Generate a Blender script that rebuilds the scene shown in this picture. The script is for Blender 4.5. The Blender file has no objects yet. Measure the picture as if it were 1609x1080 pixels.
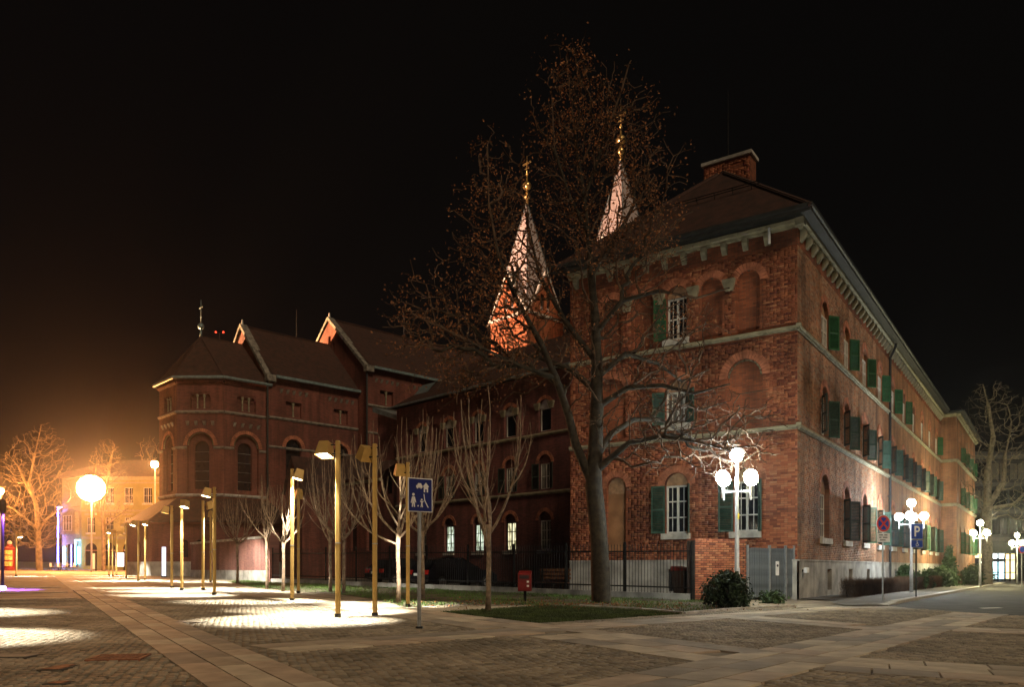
import bpy, bmesh, math, random
import numpy as np
from mathutils import Vector, Matrix
from mathutils.geometry import tessellate_polygon
R = math.radians
random.seed(7); rng = np.random.default_rng(7)
SC = bpy.context.scene
COL = SC.collection

# ------------------------------------------------------------------ camera
F_PX, CX, HY, EYE = 1240.0, 804.5, 893.0, 1.05
cam_d = bpy.data.cameras.new('camera'); cam = bpy.data.objects.new('camera', cam_d); COL.objects.link(cam)
cam.location = (0, 0, EYE); cam.rotation_euler = (R(90), 0, 0)
cam_d.sensor_width = 36; cam_d.lens = 36 * F_PX / 1609; cam_d.shift_y = (HY - 540) / 1609
cam_d.clip_start = 0.1; cam_d.clip_end = 2000
SC.camera = cam
# ------------------------------------------------------------------ world (night sky with a little town glow)
W = bpy.data.worlds.new('World'); SC.world = W; W.use_nodes = True
nt = W.node_tree; nt.nodes.clear()
wo = nt.nodes.new('ShaderNodeOutputWorld'); bg = nt.nodes.new('ShaderNodeBackground')
sky = nt.nodes.new('ShaderNodeTexSky'); sky.sky_type = 'NISHITA'; sky.sun_disc = False
SUN_AZ, SUN_EL = R(154), R(40)      # where the weak night light comes from, clockwise from +Y (behind the camera, to the right)
sky.sun_elevation = R(-6); sky.sun_rotation = R(-62)   # the last of the dusk, behind the town on the left
bg.inputs['Strength'].default_value = 0.03
bg2 = nt.nodes.new('ShaderNodeBackground'); bg2.inputs['Color'].default_value = (1.0, 0.86, 0.78, 1); bg2.inputs['Strength'].default_value = 0.0011
addw = nt.nodes.new('ShaderNodeAddShader')
nt.links.new(sky.outputs[0], bg.inputs['Color']); nt.links.new(bg.outputs[0], addw.inputs[0]); nt.links.new(bg2.outputs[0], addw.inputs[1])
nt.links.new(addw.outputs[0], wo.inputs['Surface'])
# ------------------------------------------------------------------ the one weak, wide sun (night fill light)
sd = bpy.data.lights.new('sun', 'SUN'); sd.energy = 0.70; sd.angle = R(14); sd.color = (1.0, 0.76, 0.5)
sun = bpy.data.objects.new('sun', sd); COL.objects.link(sun)
sdir = Vector((math.sin(SUN_AZ) * math.cos(SUN_EL), math.cos(SUN_AZ) * math.cos(SUN_EL), math.sin(SUN_EL)))
sun.rotation_euler = sdir.to_track_quat('Z', 'Y').to_euler(); sun.location = (20, -30, 30)
vs = SC.view_settings; vs.view_transform = 'Standard'; vs.look = 'None'; vs.exposure = 0.95; vs.gamma = 1; vs.use_curve_mapping = False
SC.render.engine = 'CYCLES'; SC.cycles.use_denoising = True
SC.cycles.max_bounces = 5; SC.cycles.diffuse_bounces = 3; SC.cycles.glossy_bounces = 2; SC.cycles.transmission_bounces = 3
SC.cycles.sample_clamp_indirect = 3.0; SC.cycles.use_light_tree = True

# ------------------------------------------------------------------ geometry helpers
def gz(x, y): return -0.012 * x + 0.001 * y            # the square tilts very slightly
def PX(px, py, Y): return Vector(((px - CX) / F_PX * Y, Y, EYE + (HY - py) / F_PX * Y))
def G(px, py):
    Y = EYE * F_PX / ((py - HY) - 0.012 * (px - CX) + 0.001 * F_PX)
    X = (px - CX) / F_PX * Y
    return Vector((X, Y, gz(X, Y)))
def on_ground(x, y, dz=0.0): return Vector((x, y, gz(x, y) + dz))

class MB:
    def __init__(s): s.v = []; s.f = []; s.m = []
    def add(s, vs_, fs, mi=0):
        b = len(s.v); s.v += [tuple(p) for p in vs_]; s.f += [tuple(b + i for i in f) for f in fs]; s.m += [mi] * len(fs); return s
    def box(s, x0, x1, y0, y1, z0, z1, mi=0, M=None):
        p = [Vector((x, y, z)) for z in (z0, z1) for y in (y0, y1) for x in (x0, x1)]
        if M is not None: p = [M @ q for q in p]
        return s.add(p, [(0, 2, 3, 1), (4, 5, 7, 6), (0, 1, 5, 4), (2, 6, 7, 3), (0, 4, 6, 2), (1, 3, 7, 5)], mi)
    def tube(s, pts, rad, n=6, mi=0, cap=True):
        pts = [Vector(p) for p in pts]
        if not hasattr(rad, '__len__'): rad = [rad] * len(pts)
        b = len(s.v); up = Vector((0, 0, 1)); prev = None
        for i, p in enumerate(pts):
            d = (pts[min(i + 1, len(pts) - 1)] - pts[max(i - 1, 0)])
            d = d.normalized() if d.length > 1e-9 else Vector((0, 0, 1))
            if prev is None:
                a = d.cross(Vector((1, 0, 0)) if abs(d.x) < .8 else Vector((0, 1, 0))).normalized()
            else:
                a = (prev - d * prev.dot(d)); a = a.normalized() if a.length > 1e-6 else d.orthogonal().normalized()
            prev = a; c = d.cross(a)
            for k in range(n):
                t = 2 * math.pi * k / n; s.v.append(tuple(p + (a * math.cos(t) + c * math.sin(t)) * rad[i]))
        for i in range(len(pts) - 1):
            for k in range(n):
                k2 = (k + 1) % n
                s.f.append((b + i * n + k, b + i * n + k2, b + (i + 1) * n + k2, b + (i + 1) * n + k)); s.m.append(mi)
        if cap:
            s.f.append(tuple(b + k for k in reversed(range(n)))); s.m.append(mi)
            e = b + (len(pts) - 1) * n; s.f.append(tuple(e + k for k in range(n))); s.m.append(mi)
        return s
    def lathe(s, prof, n=12, c=(0, 0, 0), mi=0, M=None):
        b = len(s.v)
        for r, z in prof:
            for k in range(n):
                t = 2 * math.pi * k / n; p = Vector((c[0] + r * math.cos(t), c[1] + r * math.sin(t), c[2] + z))
                s.v.append(tuple(M @ p if M is not None else p))
        for i in range(len(prof) - 1):
            for k in range(n):
                k2 = (k + 1) % n; s.f.append((b + i * n + k, b + i * n + k2, b + (i + 1) * n + k2, b + (i + 1) * n + k)); s.m.append(mi)
        s.f.append(tuple(b + k for k in reversed(range(n)))); s.m.append(mi)
        e = b + (len(prof) - 1) * n; s.f.append(tuple(e + k for k in range(n))); s.m.append(mi)
        return s
    def ball(s, c, r, n=12, mi=0, sz=1.0):
        k = max(4, n // 2)
        return s.lathe([(max(.001, r * math.sin(math.pi * i / k)), -r * sz * math.cos(math.pi * i / k)) for i in range(k + 1)], n, c, mi)
    def prism(s, poly, y0, y1, mi=0, M=None):              # poly in (x, z), extruded along y
        n = len(poly); p = [Vector((x, y0, z)) for x, z in poly] + [Vector((x, y1, z)) for x, z in poly]
        if M is not None: p = [M @ q for q in p]
        tri = tessellate_polygon([[Vector((x, z, 0)) for x, z in poly]])
        fs = [tuple(t) for t in tri] + [tuple(n + i for i in reversed(t)) for t in tri]
        fs += [(i, (i + 1) % n, n + (i + 1) % n, n + i) for i in range(n)]
        return s.add(p, fs, mi)
    def mesh(s, name, mats, smooth=False):
        me = bpy.data.meshes.new(name); me.from_pydata(s.v, [], s.f)
        for m in (mats if isinstance(mats, (list, tuple)) else [mats]): me.materials.append(MAT[m] if isinstance(m, str) else m)
        if any(s.m): me.polygons.foreach_set('material_index', s.m)
        if smooth: me.polygons.foreach_set('use_smooth', [True] * len(me.polygons))
        me.update(); return me
    def build(s, name, mats, parent=None, smooth=False, loc=None, rz=None, bevel=0.0):
        me = s.mesh(name, mats, smooth)
        if bevel:
            bm = bmesh.new(); bm.from_mesh(me); bmesh.ops.remove_doubles(bm, verts=bm.verts, dist=1e-5)
            bmesh.ops.bevel(bm, geom=list(bm.edges), offset=bevel, segments=1, affect='EDGES'); bm.to_mesh(me); bm.free()
        return link(name, me, parent, loc, rz)
def link(name, me, parent=None, loc=None, rz=None):
    o = bpy.data.objects.new(name, me); COL.objects.link(o); o.parent = parent
    if loc is not None: o.location = loc
    if rz is not None: o.rotation_euler = (0, 0, rz)
    return o
def tag(o, label=None, cat=None, group=None, kind=None):
    if label: o['label'] = label
    if cat: o['category'] = cat
    if group: o['group'] = group
    if kind: o['kind'] = kind
    return o
def thing(name, label, cat, loc=(0, 0, 0), rz=0, group=None, kind=None):
    o = bpy.data.objects.new(name, None); COL.objects.link(o); o.location = loc; o.rotation_euler = (0, 0, rz); o.empty_display_size = .2
    return tag(o, label, cat, group, kind)
def arch_poly(cx, z0, w, zs, n=10, rise=None):
    r = w / 2; rise = r if rise is None else rise
    p = [(cx - r, z0), (cx + r, z0), (cx + r, zs)]
    p += [(cx + r * math.cos(math.pi * i / n), zs + rise * math.sin(math.pi * i / n)) for i in range(1, n)]
    return p + [(cx - r, zs)]
def rect_poly(x0, x1, z0, z1): return [(x0, z0), (x1, z0), (x1, z1), (x0, z1)]
class Face:                                                # a wall plane: x to the right as seen from outside, y inward, z up
    def __init__(s, parent, loc, rz): s.parent, s.loc, s.rz = parent, Vector(loc), rz; s.M = Matrix.Translation(s.loc) @ Matrix.Rotation(rz, 4, 'Z')
    def pt(s, x, y, z): return s.M @ Vector((x, y, z))
    def put(s, name, me, x=0, y=0, z=0, rz=0, parent=None):
        o = link(name, me, s.parent if parent is None else parent)
        if parent is None: o.location = s.pt(x, y, z); o.rotation_euler = (0, 0, s.rz + rz)
        else: o.location = (x, y, z); o.rotation_euler = (0, 0, rz)
        return o
def wall_mesh(name, outer, holes, depths, mat, reveal=None):
    mb = MB(); loops = [outer] + holes
    pts = [Vector((x, z, 0)) for lp in loops for x, z in lp]
    tris = tessellate_polygon([[Vector((x, z, 0)) for x, z in lp] for lp in loops])
    mb.add([(p.x, 0, p.y) for p in pts], [tuple(t) for t in tris])
    for lp, d in zip(holes, depths):
        n = len(lp)
        mb.add([(x, 0, z) for x, z in lp] + [(x, d, z) for x, z in lp], [(i, (i + 1) % n, n + (i + 1) % n, n + i) for i in range(n)], 1 if reveal else 0)
    return mb.mesh(name, [mat, reveal] if reveal else mat)

# ------------------------------------------------------------------ materials
MAT = {}
def nodes(name):
    m = bpy.data.materials.new(name); m.use_nodes = True; MAT[name] = m
    t = m.node_tree; return m, t, t.nodes['Principled BSDF']
def N(t, kind, **kw):
    n = t.nodes.new(kind)
    for k, v in kw.items():
        if k in n.inputs: n.inputs[k].default_value = v
        else: setattr(n, k, v)
    return n
def streaks(t, col, vec, lo=.5, amt=.55):
    mp = N(t, 'ShaderNodeMapping'); mp.inputs['Scale'].default_value = (1.6, 1.6, .14); t.links.new(vec, mp.inputs['Vector'])
    nz = N(t, 'ShaderNodeTexNoise', Scale=1.0, Detail=5, Roughness=.65); t.links.new(mp.outputs[0], nz.inputs['Vector'])
    rp = N(t, 'ShaderNodeValToRGB'); t.links.new(nz.outputs['Fac'], rp.inputs[0]); rp.color_ramp.elements[0].position = lo - .16; rp.color_ramp.elements[0].color = (amt, amt, amt * 1.02, 1); rp.color_ramp.elements[1].position = lo + .06; rp.color_ramp.elements[1].color = (1, 1, 1, 1)
    mx = N(t, 'ShaderNodeMix', data_type='RGBA', blend_type='MULTIPLY'); mx.inputs[0].default_value = 1; t.links.new(col, mx.inputs[6]); t.links.new(rp.outputs[0], mx.inputs[7]); return mx.outputs[2]
def noise_col(t, vec, scale, c1, c2, detail=6, lo=.35, hi=.65):
    nz = N(t, 'ShaderNodeTexNoise', Scale=scale, Detail=detail)
    if vec is not None: t.links.new(vec, nz.inputs['Vector'])
    rp = N(t, 'ShaderNodeValToRGB'); t.links.new(nz.outputs['Fac'], rp.inputs[0])
    rp.color_ramp.elements[0].position = lo; rp.color_ramp.elements[0].color = (*c1, 1)
    rp.color_ramp.elements[1].position = hi; rp.color_ramp.elements[1].color = (*c2, 1)
    return rp.outputs[0], nz
def bump(t, bs, h, strength=.3, dist=.02):
    b = N(t, 'ShaderNodeBump', Strength=strength, Distance=dist); t.links.new(h, b.inputs['Height']); t.links.new(b.outputs[0], bs.inputs['Normal'])
def mat(name, col, rough=.7, metal=0, var=.35, scale=4.0, bmp=.15, spec=.4, emit=None, es=0, bscale=40, obj=True, streak=False):
    m, t, b = nodes(name); b.inputs['Roughness'].default_value = rough; b.inputs['Metallic'].default_value = metal
    b.inputs['Specular IOR Level'].default_value = spec
    tc = N(t, 'ShaderNodeTexCoord'); vec = tc.outputs['Object'] if obj else tc.outputs['Generated']
    c2 = tuple(min(1, c * (1 + var)) for c in col); c1 = tuple(c * (1 - var) for c in col)
    o, nz = noise_col(t, vec, scale, c1, c2); t.links.new(streaks(t, o, vec, .46, .62) if streak else o, b.inputs['Base Color'])
    if bmp:
        n2 = N(t, 'ShaderNodeTexNoise', Scale=bscale, Detail=4); t.links.new(vec, n2.inputs['Vector']); bump(t, b, n2.outputs['Fac'], bmp)
    if emit: b.inputs['Emission Color'].default_value = (*emit, 1); b.inputs['Emission Strength'].default_value = es
    return m
def brick_mat(name, c1, c2, mort, bw=.26, bh=.075, patch=None, pscale=.35, dark=.55, msize=.008):
    m, t, b = nodes(name); b.inputs['Roughness'].default_value = .88; b.inputs['Specular IOR Level'].default_value = .2
    tc = N(t, 'ShaderNodeTexCoord'); sp = N(t, 'ShaderNodeSeparateXYZ'); cb = N(t, 'ShaderNodeCombineXYZ')
    t.links.new(tc.outputs['Object'], sp.inputs[0]); t.links.new(sp.outputs['X'], cb.inputs['X']); t.links.new(sp.outputs['Z'], cb.inputs['Y'])
    bt = N(t, 'ShaderNodeTexBrick', Scale=1.0); bt.inputs['Brick Width'].default_value = bw; bt.inputs['Row Height'].default_value = bh
    bt.inputs['Mortar Size'].default_value = msize; bt.inputs['Mortar Smooth'].default_value = .2; bt.inputs['Bias'].default_value = 0
    bt.inputs['Color1'].default_value = (*c1, 1); bt.inputs['Color2'].default_value = (*c2, 1); bt.inputs['Mortar'].default_value = (*mort, 1)
    t.links.new(cb.outputs[0], bt.inputs['Vector'])
    nz = N(t, 'ShaderNodeTexNoise', Scale=pscale, Detail=5); t.links.new(tc.outputs['Object'], nz.inputs['Vector'])
    rp = N(t, 'ShaderNodeValToRGB'); t.links.new(nz.outputs['Fac'], rp.inputs[0])
    rp.color_ramp.elements[0].position = .3; rp.color_ramp.elements[0].color = (dark, dark * .98, dark * 1.0, 1)
    rp.color_ramp.elements[1].position = .68; rp.color_ramp.elements[1].color = (*(patch or (1.2, 1.05, .95)), 1)
    mx = N(t, 'ShaderNodeMix', data_type='RGBA', blend_type='MULTIPLY'); mx.inputs[0].default_value = 1
    t.links.new(bt.outputs['Color'], mx.inputs[6]); t.links.new(rp.outputs[0], mx.inputs[7]); t.links.new(streaks(t, mx.outputs[2], tc.outputs['Object']), b.inputs['Base Color'])
    n2 = N(t, 'ShaderNodeTexNoise', Scale=60, Detail=3); t.links.new(tc.outputs['Object'], n2.inputs['Vector'])
    ma = N(t, 'ShaderNodeMath', operation='MULTIPLY_ADD'); ma.inputs[1].default_value = -1.0
    t.links.new(bt.outputs['Fac'], ma.inputs[0]); t.links.new(n2.outputs['Fac'], ma.inputs[2]); bump(t, b, ma.outputs[0], .5, .01)
    return m
def attr_mat(name, cols, rough=.85, var_scale=1.2, spec=.3, dark=.6, light=1.15, streak=False):
    m, t, b = nodes(name); b.inputs['Roughness'].default_value = rough; b.inputs['Specular IOR Level'].default_value = spec
    at = N(t, 'ShaderNodeAttribute', attribute_name='rnd'); rp = N(t, 'ShaderNodeValToRGB'); t.links.new(at.outputs['Fac'], rp.inputs[0])
    el = rp.color_ramp.elements
    while len(el) < len(cols): el.new(.5)
    for i, c in enumerate(cols): el[i].position = i / (len(cols) - 1); el[i].color = (*c, 1)
    tc = N(t, 'ShaderNodeTexCoord'); o, nz = noise_col(t, tc.outputs['Object'], var_scale, (dark,) * 3, (light,) * 3)
    mx = N(t, 'ShaderNodeMix', data_type='RGBA', blend_type='MULTIPLY'); mx.inputs[0].default_value = 1
    t.links.new(rp.outputs[0], mx.inputs[6]); t.links.new(o, mx.inputs[7]); t.links.new(streaks(t, mx.outputs[2], tc.outputs['Object']) if streak else mx.outputs[2], b.inputs['Base Color'])
    n2 = N(t, 'ShaderNodeTexNoise', Scale=45, Detail=4); t.links.new(tc.outputs['Object'], n2.inputs['Vector']); bump(t, b, n2.outputs['Fac'], .35)
    return m
def emis(name, col, st):
    m, t, b = nodes(name); b.inputs['Base Color'].default_value = (*col, 1); b.inputs['Emission Color'].default_value = (*col, 1); b.inputs['Emission Strength'].default_value = st; return m
BR1, BR2 = (.32, .11, .058), (.17, .06, .036)
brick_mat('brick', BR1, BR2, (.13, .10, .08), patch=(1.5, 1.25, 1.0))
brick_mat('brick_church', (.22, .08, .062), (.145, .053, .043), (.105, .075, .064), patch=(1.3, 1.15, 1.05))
brick_mat('brick_wing', (.26, .105, .095), (.16, .07, .066), (.10, .07, .07))
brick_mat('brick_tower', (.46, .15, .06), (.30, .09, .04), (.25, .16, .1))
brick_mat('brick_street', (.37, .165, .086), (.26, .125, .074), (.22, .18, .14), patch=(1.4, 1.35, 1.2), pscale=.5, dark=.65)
brick_mat('brick_low', (.34, .16, .145), (.25, .115, .105), (.2, .16, .14), msize=.01)
mat('mortar', (.05, .038, .03), .95)
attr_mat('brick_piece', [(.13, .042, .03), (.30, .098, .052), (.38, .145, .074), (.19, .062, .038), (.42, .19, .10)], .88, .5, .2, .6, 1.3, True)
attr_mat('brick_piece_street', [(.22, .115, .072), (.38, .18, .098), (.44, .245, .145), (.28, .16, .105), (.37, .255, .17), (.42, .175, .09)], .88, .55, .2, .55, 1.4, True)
mat('brick_loose', (.38, .12, .065), .9, var=.45, scale=3); mat('brick_arch', (.36, .135, .075), .9, var=.45, scale=2.5)
attr_mat('sett', [(.17, .145, .105), (.27, .225, .165), (.36, .30, .215), (.22, .185, .14)], .75, .8, .35)
mat('sett_far', (.25, .21, .155), .8, var=.45, scale=1.5, bmp=.6, bscale=11)
mat('joint', (.08, .066, .05), .95, var=.3, scale=8); mat('joint_light', (.24, .20, .15), .9, var=.3, scale=5, bmp=.3)
for i, c in enumerate([(.35, .29, .215), (.50, .425, .315), (.28, .24, .19), (.43, .335, .245)]): mat('slab_%d' % i, c, .8, var=.22, scale=2.2, bmp=.25, bscale=30)
mat('asphalt', (.065, .062, .055), .85, var=.3, scale=1.2, bmp=.5, bscale=90); mat('pavement', (.13, .12, .105), .85, var=.25, scale=1.5, bmp=.3)
mat('kerb', (.42, .40, .35), .8, var=.2, scale=3); mat('road_white', (.6, .58, .5), .7, var=.15); mat('road_yellow', (.6, .45, .1), .7, var=.15)
mat('stone_church', (.17, .155, .13), .85, var=.5, scale=3, bmp=.3); mat('stone', (.235, .215, .145), .85, var=.35, scale=2.5, bmp=.3); mat('stone_grey', (.36, .35, .325), .9, var=.35, scale=1.3, bmp=.3, bscale=18, streak=True)
mat('stone_light', (.46, .44, .40), .85, var=.3, scale=3); mat('plaster_fill', (.30, .15, .07), .85, var=.25, scale=2); mat('plaster_arch', (.34, .20, .11), .85, var=.3)
mat('white_wood', (.62, .6, .55), .5, var=.12); mat('glass', (.012, .014, .018), .08, var=.2, bmp=0, spec=.6); mat('dark_inside', (.02, .018, .016), .9)
mat('shutter_green', (.016, .085, .03), .6, var=.25, scale=6, bmp=.1); mat('shutter_teal', (.024, .06, .042), .6, var=.3, scale=6); mat('shutter_dark', (.018, .03, .022), .6)  # dark tone also carries the shade of the near street leaves
mat('curtain', (.45, .44, .40), .9, var=.3, scale=5)
m, t, b = nodes('roof_tile'); b.inputs['Roughness'].default_value = .8
tc = N(t, 'ShaderNodeTexCoord'); wv = N(t, 'ShaderNodeTexWave', Scale=5.5, Distortion=.4); wv.bands_direction = 'Z'; t.links.new(tc.outputs['Object'], wv.inputs['Vector'])
o, nz = noise_col(t, tc.outputs['Object'], 2.5, (.035, .015, .010), (.085, .032, .02)); mx = N(t, 'ShaderNodeMix', data_type='RGBA', blend_type='MULTIPLY'); mx.inputs[0].default_value = .6; t.links.new(o, mx.inputs[6]); t.links.new(wv.outputs['Color'], mx.inputs[7]); t.links.new(mx.outputs[2], b.inputs['Base Color']); bump(t, b, wv.outputs['Fac'], .7, .04)
m, t, b = nodes('pane_curtain'); b.inputs['Roughness'].default_value = .25; tc = N(t, 'ShaderNodeTexCoord'); wv = N(t, 'ShaderNodeTexWave', Scale=3.5, Distortion=2.5); wv.bands_direction = 'X'; t.links.new(tc.outputs['Object'], wv.inputs['Vector']); rq = N(t, 'ShaderNodeValToRGB'); rq.color_ramp.elements[0].color = (.05, .05, .045, 1); rq.color_ramp.elements[1].color = (.2, .19, .165, 1); t.links.new(wv.outputs['Fac'], rq.inputs[0]); t.links.new(rq.outputs[0], b.inputs['Base Color'])
mat('zinc', (.20, .24, .25), .45, .5, var=.25, scale=2, bmp=.05); mat('gutter', (.018, .02, .02), .6, 0); mat('copper', (.17, .235, .24), .5, .3, var=.25); mat('spire_slate', (.40, .33, .32), .7, var=.12, scale=1.2, bmp=.12, bscale=9)
mat('gold', (.75, .52, .2), .3, .9, var=.1, bmp=0); mat('iron', (.02, .02, .02), .5, .5); mat('galv', (.42, .44, .46), .4, .6, var=.15, scale=8, bmp=.05); mat('white_paint', (.7, .7, .7), .45, bmp=0, var=.08)
mat('ochre_metal', (.50, .32, .10), .45, .2, var=.12, scale=3, bmp=.05); mat('gate_metal', (.20, .23, .26), .5, .5, var=.3, scale=3, bmp=.1)
mat('bark', (.031, .025, .017), .9, var=.5, scale=7, bmp=.6, bscale=25); mat('bark_young', (.22, .16, .11), .85, var=.4, scale=9, bmp=.3); mat('bark_plane', (.16, .125, .075), .85, var=.45, scale=2.5); mat('bark_grey', (.15, .13, .09), .9, var=.4, scale=5)
mat('bark_twig', (.075, .045, .027), .9, var=.4, scale=4, bmp=0); mat('leaf_brown', (.23, .095, .035), .8, var=.5, scale=1.5, bmp=0); mat('leaf_green', (.035, .065, .02), .7, var=.5, scale=2.5, bmp=0); mat('leaf_dark', (.02, .04, .016), .7, var=.5, scale=2.5, bmp=0); mat('hedge_twig', (.15, .085, .05), .9, var=.5, scale=3, bmp=0)
mat('soil', (.06, .048, .034), .95, var=.5, scale=1.2, bmp=.6, bscale=14); mat('lawn', (.035, .05, .016), .95, var=.5, scale=1.4, bmp=.6, bscale=30)
mat('grass_dark', (.05, .075, .02), .8, var=.5, scale=1.5, bmp=0); mat('grass', (.075, .135, .028), .8, var=.5, scale=1.5, bmp=0)  # lamplight on the verge is put into the brighter grass tone
mat('car_paint', (.012, .013, .017), .18, .3, var=.1, bmp=0, spec=.6); mat('tyre', (.018,) * 3, .85); mat('rim', (.4, .4, .42), .35, .8, bmp=0); mat('tail_red', (.35, .012, .01), .25, bmp=0, var=.1); mat('plate_white', (.6, .6, .58), .5, bmp=0, var=.05)
mat('bin_red', (.17, .012, .012), .45, bmp=.05, var=.15); mat('bin_dark', (.03, .032, .03), .55, var=.2); mat('sign_blue', (.012, .055, .35), .4, bmp=0, var=.06); mat('sign_navy', (.02, .03, .16), .35, bmp=0, var=.06); mat('sign_white', (.75, .75, .75), .4, bmp=0, var=.04); mat('sign_red', (.55, .05, .02), .4, bmp=0, var=.05); mat('sign_grey', (.5, .5, .5), .5, bmp=0); mat('ink', (.03, .03, .04), .6, bmp=0); mat('sticker', (.7, .6, .05), .5, bmp=0)
mat('yellow_plaster', (.27, .245, .075), .85, var=.15, scale=.8); mat('cream_plaster', (.28, .25, .17), .85, var=.12); mat('office_dark', (.03, .033, .036), .6, var=.25); mat('concrete', (.09, .09, .088), .85, var=.2); mat('wood', (.22, .10, .05), .7, var=.3); mat('poster', (.6, .45, .15), .6, var=.5, scale=6, bmp=0); mat('rust', (.22, .085, .045), .8, var=.4, scale=12)
emis('globe_white', (.82, .95, 1.0), 75); emis('globe_warm', (1.0, .93, .58), 75); emis('globe_street', (.88, .97, 1.0), 110); emis('globe_street_warm', (1.0, .9, .5), 200); emis('head_glow', (1.0, .86, .6), 30); emis('sodium', (1.0, .36, .09), 700); emis('flood', (1.0, .38, .11), 360); emis('lit_window', (.86, 1.0, .80), 1.6); emis('lit_window_warm', (1.0, .9, .55), 1.6); emis('cyan_panel', (.08, .6, 1.0), 22); emis('violet_glow', (.25, .22, 1.0), 45); emis('shop_light', (.85, .95, 1.0), 2.2); emis('shop_warm', (1.0, .75, .35), 1.5); emis('shop_cyan', (.55, .9, 1.0), 1.8); emis('red_lamp', (1, .05, .02), 3); emis('totem', (.75, .8, 1.0), .9)

for nm in ('lit_window', 'lit_window_warm'):          # curtains, lamps and things on the sill seen through the lit panes
    t = MAT[nm].node_tree; b = t.nodes['Principled BSDF']; ge = N(t, 'ShaderNodeNewGeometry'); mp = N(t, 'ShaderNodeMapping'); mp.inputs['Scale'].default_value = (3.2, 3.2, 1.1); t.links.new(ge.outputs['Position'], mp.inputs['Vector'])
    nz = N(t, 'ShaderNodeTexNoise', Scale=1.6, Detail=3); t.links.new(mp.outputs[0], nz.inputs['Vector']); rq = N(t, 'ShaderNodeValToRGB'); t.links.new(nz.outputs['Fac'], rq.inputs[0]); ec = b.inputs['Emission Color'].default_value
    rq.color_ramp.elements[0].position = .36; rq.color_ramp.elements[0].color = (ec[0] * .16, ec[1] * .17, ec[2] * .12, 1); rq.color_ramp.elements[1].position = .56; rq.color_ramp.elements[1].color = tuple(ec); t.links.new(rq.outputs[0], b.inputs['Emission Color']); b.inputs['Emission Strength'].default_value = .75
# ------------------------------------------------------------------ ground
def sheet(name, poly, dz, matn, kind='structure', parent=None):
    me = bpy.data.meshes.new(name); me.from_pydata([tuple(on_ground(p[0], p[1], dz)) for p in poly], [], [])
    tris = tessellate_polygon([[Vector((p[0], p[1], 0)) for p in poly]])
    me = bpy.data.meshes.new(name); me.from_pydata([tuple(on_ground(p[0], p[1], dz)) for p in poly], [], [tuple(t) for t in tris]); me.materials.append(MAT[matn])
    o = link(name, me, parent)
    if kind and parent is None: o['kind'] = kind
    return o
def inside(x, y, poly):
    r = np.zeros(x.shape, bool); n = len(poly)
    for i in range(n):
        x1, y1 = poly[i][0], poly[i][1]; x2, y2 = poly[(i + 1) % n][0], poly[(i + 1) % n][1]
        if abs(y2 - y1) < 1e-12: continue
        c = ((y1 > y) != (y2 > y)) & (x < (x2 - x1) * (y - y1) / (y2 - y1) + x1); r ^= c
    return r
sheet('ground', [(-900, -200), (900, -200), (900, 1500), (-900, 1500)], 0, 'sett_far')
U = Vector((math.sin(R(34.5)), math.cos(R(34.5)), 0)); V = Vector((-U.y, U.x, 0)); Nn = -V      # main building axes
C0 = G(1253, 943); C0.z = 0
LAWN1 = [G(*p) for p in [(690, 964), (845, 981.5), (960, 974.5), (1075, 967), (1000, 960), (912, 955), (848, 954)]]
VERGE = [G(*p) for p in [(1140, 961), (1075, 966), (1000, 959.5), (912, 954.6), (854, 953.6), (767, 952), (633, 956), (590, 943), (530, 935), (470, 931), (400, 924), (352, 914), (425, 913), (640, 923), (850, 932), (1019, 938), (1092, 941), (1180, 946)]]
K0 = G(1395, 953); K0.z = 0
ROAD = [K0, K0 + U * 120, K0 + U * 120 + Nn * 40, K0 + Nn * 40 - U * 8, K0 + Nn * 3.2 - U * 3.6, K0 + Nn * 1.0 - U * 1.6]
PAVE = [K0, K0 + U * 120, C0 + U * 120 + Nn * 1.3, C0 + U * 1.0 + Nn * 1.3, C0 + Nn * 1.6 - U * 2.2, C0 + Nn * 2.4 - U * 4.2]
sheet('lawn', LAWN1, .012, 'lawn'); sheet('verge', VERGE, .010, 'soil')
sheet('road', ROAD, .008, 'asphalt')
pv = sheet('pavement', PAVE, .035, 'pavement')
sheet('planting_strip', [C0 + Nn * .05 - U * .2, C0 + Nn * 1.3 - U * .2, C0 + Nn * 1.3 + U * 110, C0 + Nn * .05 + U * 110], .045, 'soil')
sheet('courtyard', [(6.0, 26.6), (10.2, 28.4), (2.6, 34.0), (-2, 60), (-24, 60), (-14.2, 46)], .006, 'asphalt')

def gmat(x, y, ang, dz=0):                       # frame lying on the tilted ground, x axis at angle ang
    n = Vector((.012, -.001, 1)).normalized(); xa = Vector((math.cos(ang), math.sin(ang), 0)); xa = (xa - n * xa.dot(n)).normalized(); ya = n.cross(xa)
    M = Matrix((xa, ya, n)).transposed().to_4x4(); M.translation = on_ground(x, y, dz); return M
SLABS = {}
def slab_mesh(l, w, mi):
    k = (round(l, 2), round(w, 2), mi)
    if k not in SLABS:
        mb = MB(); g = .006; b = .005; a0, a1, b0, b1 = g, l - g, g, w - g
        vv = [(a0, b0, 0), (a1, b0, 0), (a1, b1, 0), (a0, b1, 0), (a0 + b, b0 + b, .024), (a1 - b, b0 + b, .024), (a1 - b, b1 - b, .024), (a0 + b, b1 - b, .024)]
        vv[4:] = [(x, y, z - .004 + .004) for x, y, z in vv[4:]]
        mb.add(vv, [(4, 5, 6, 7), (0, 1, 5, 4), (1, 2, 6, 5), (2, 3, 7, 6), (3, 0, 4, 7)]); SLABS[k] = mb.mesh('slab', 'slab_%d' % mi)
    return SLABS[k]
STRIPS = []
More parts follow.
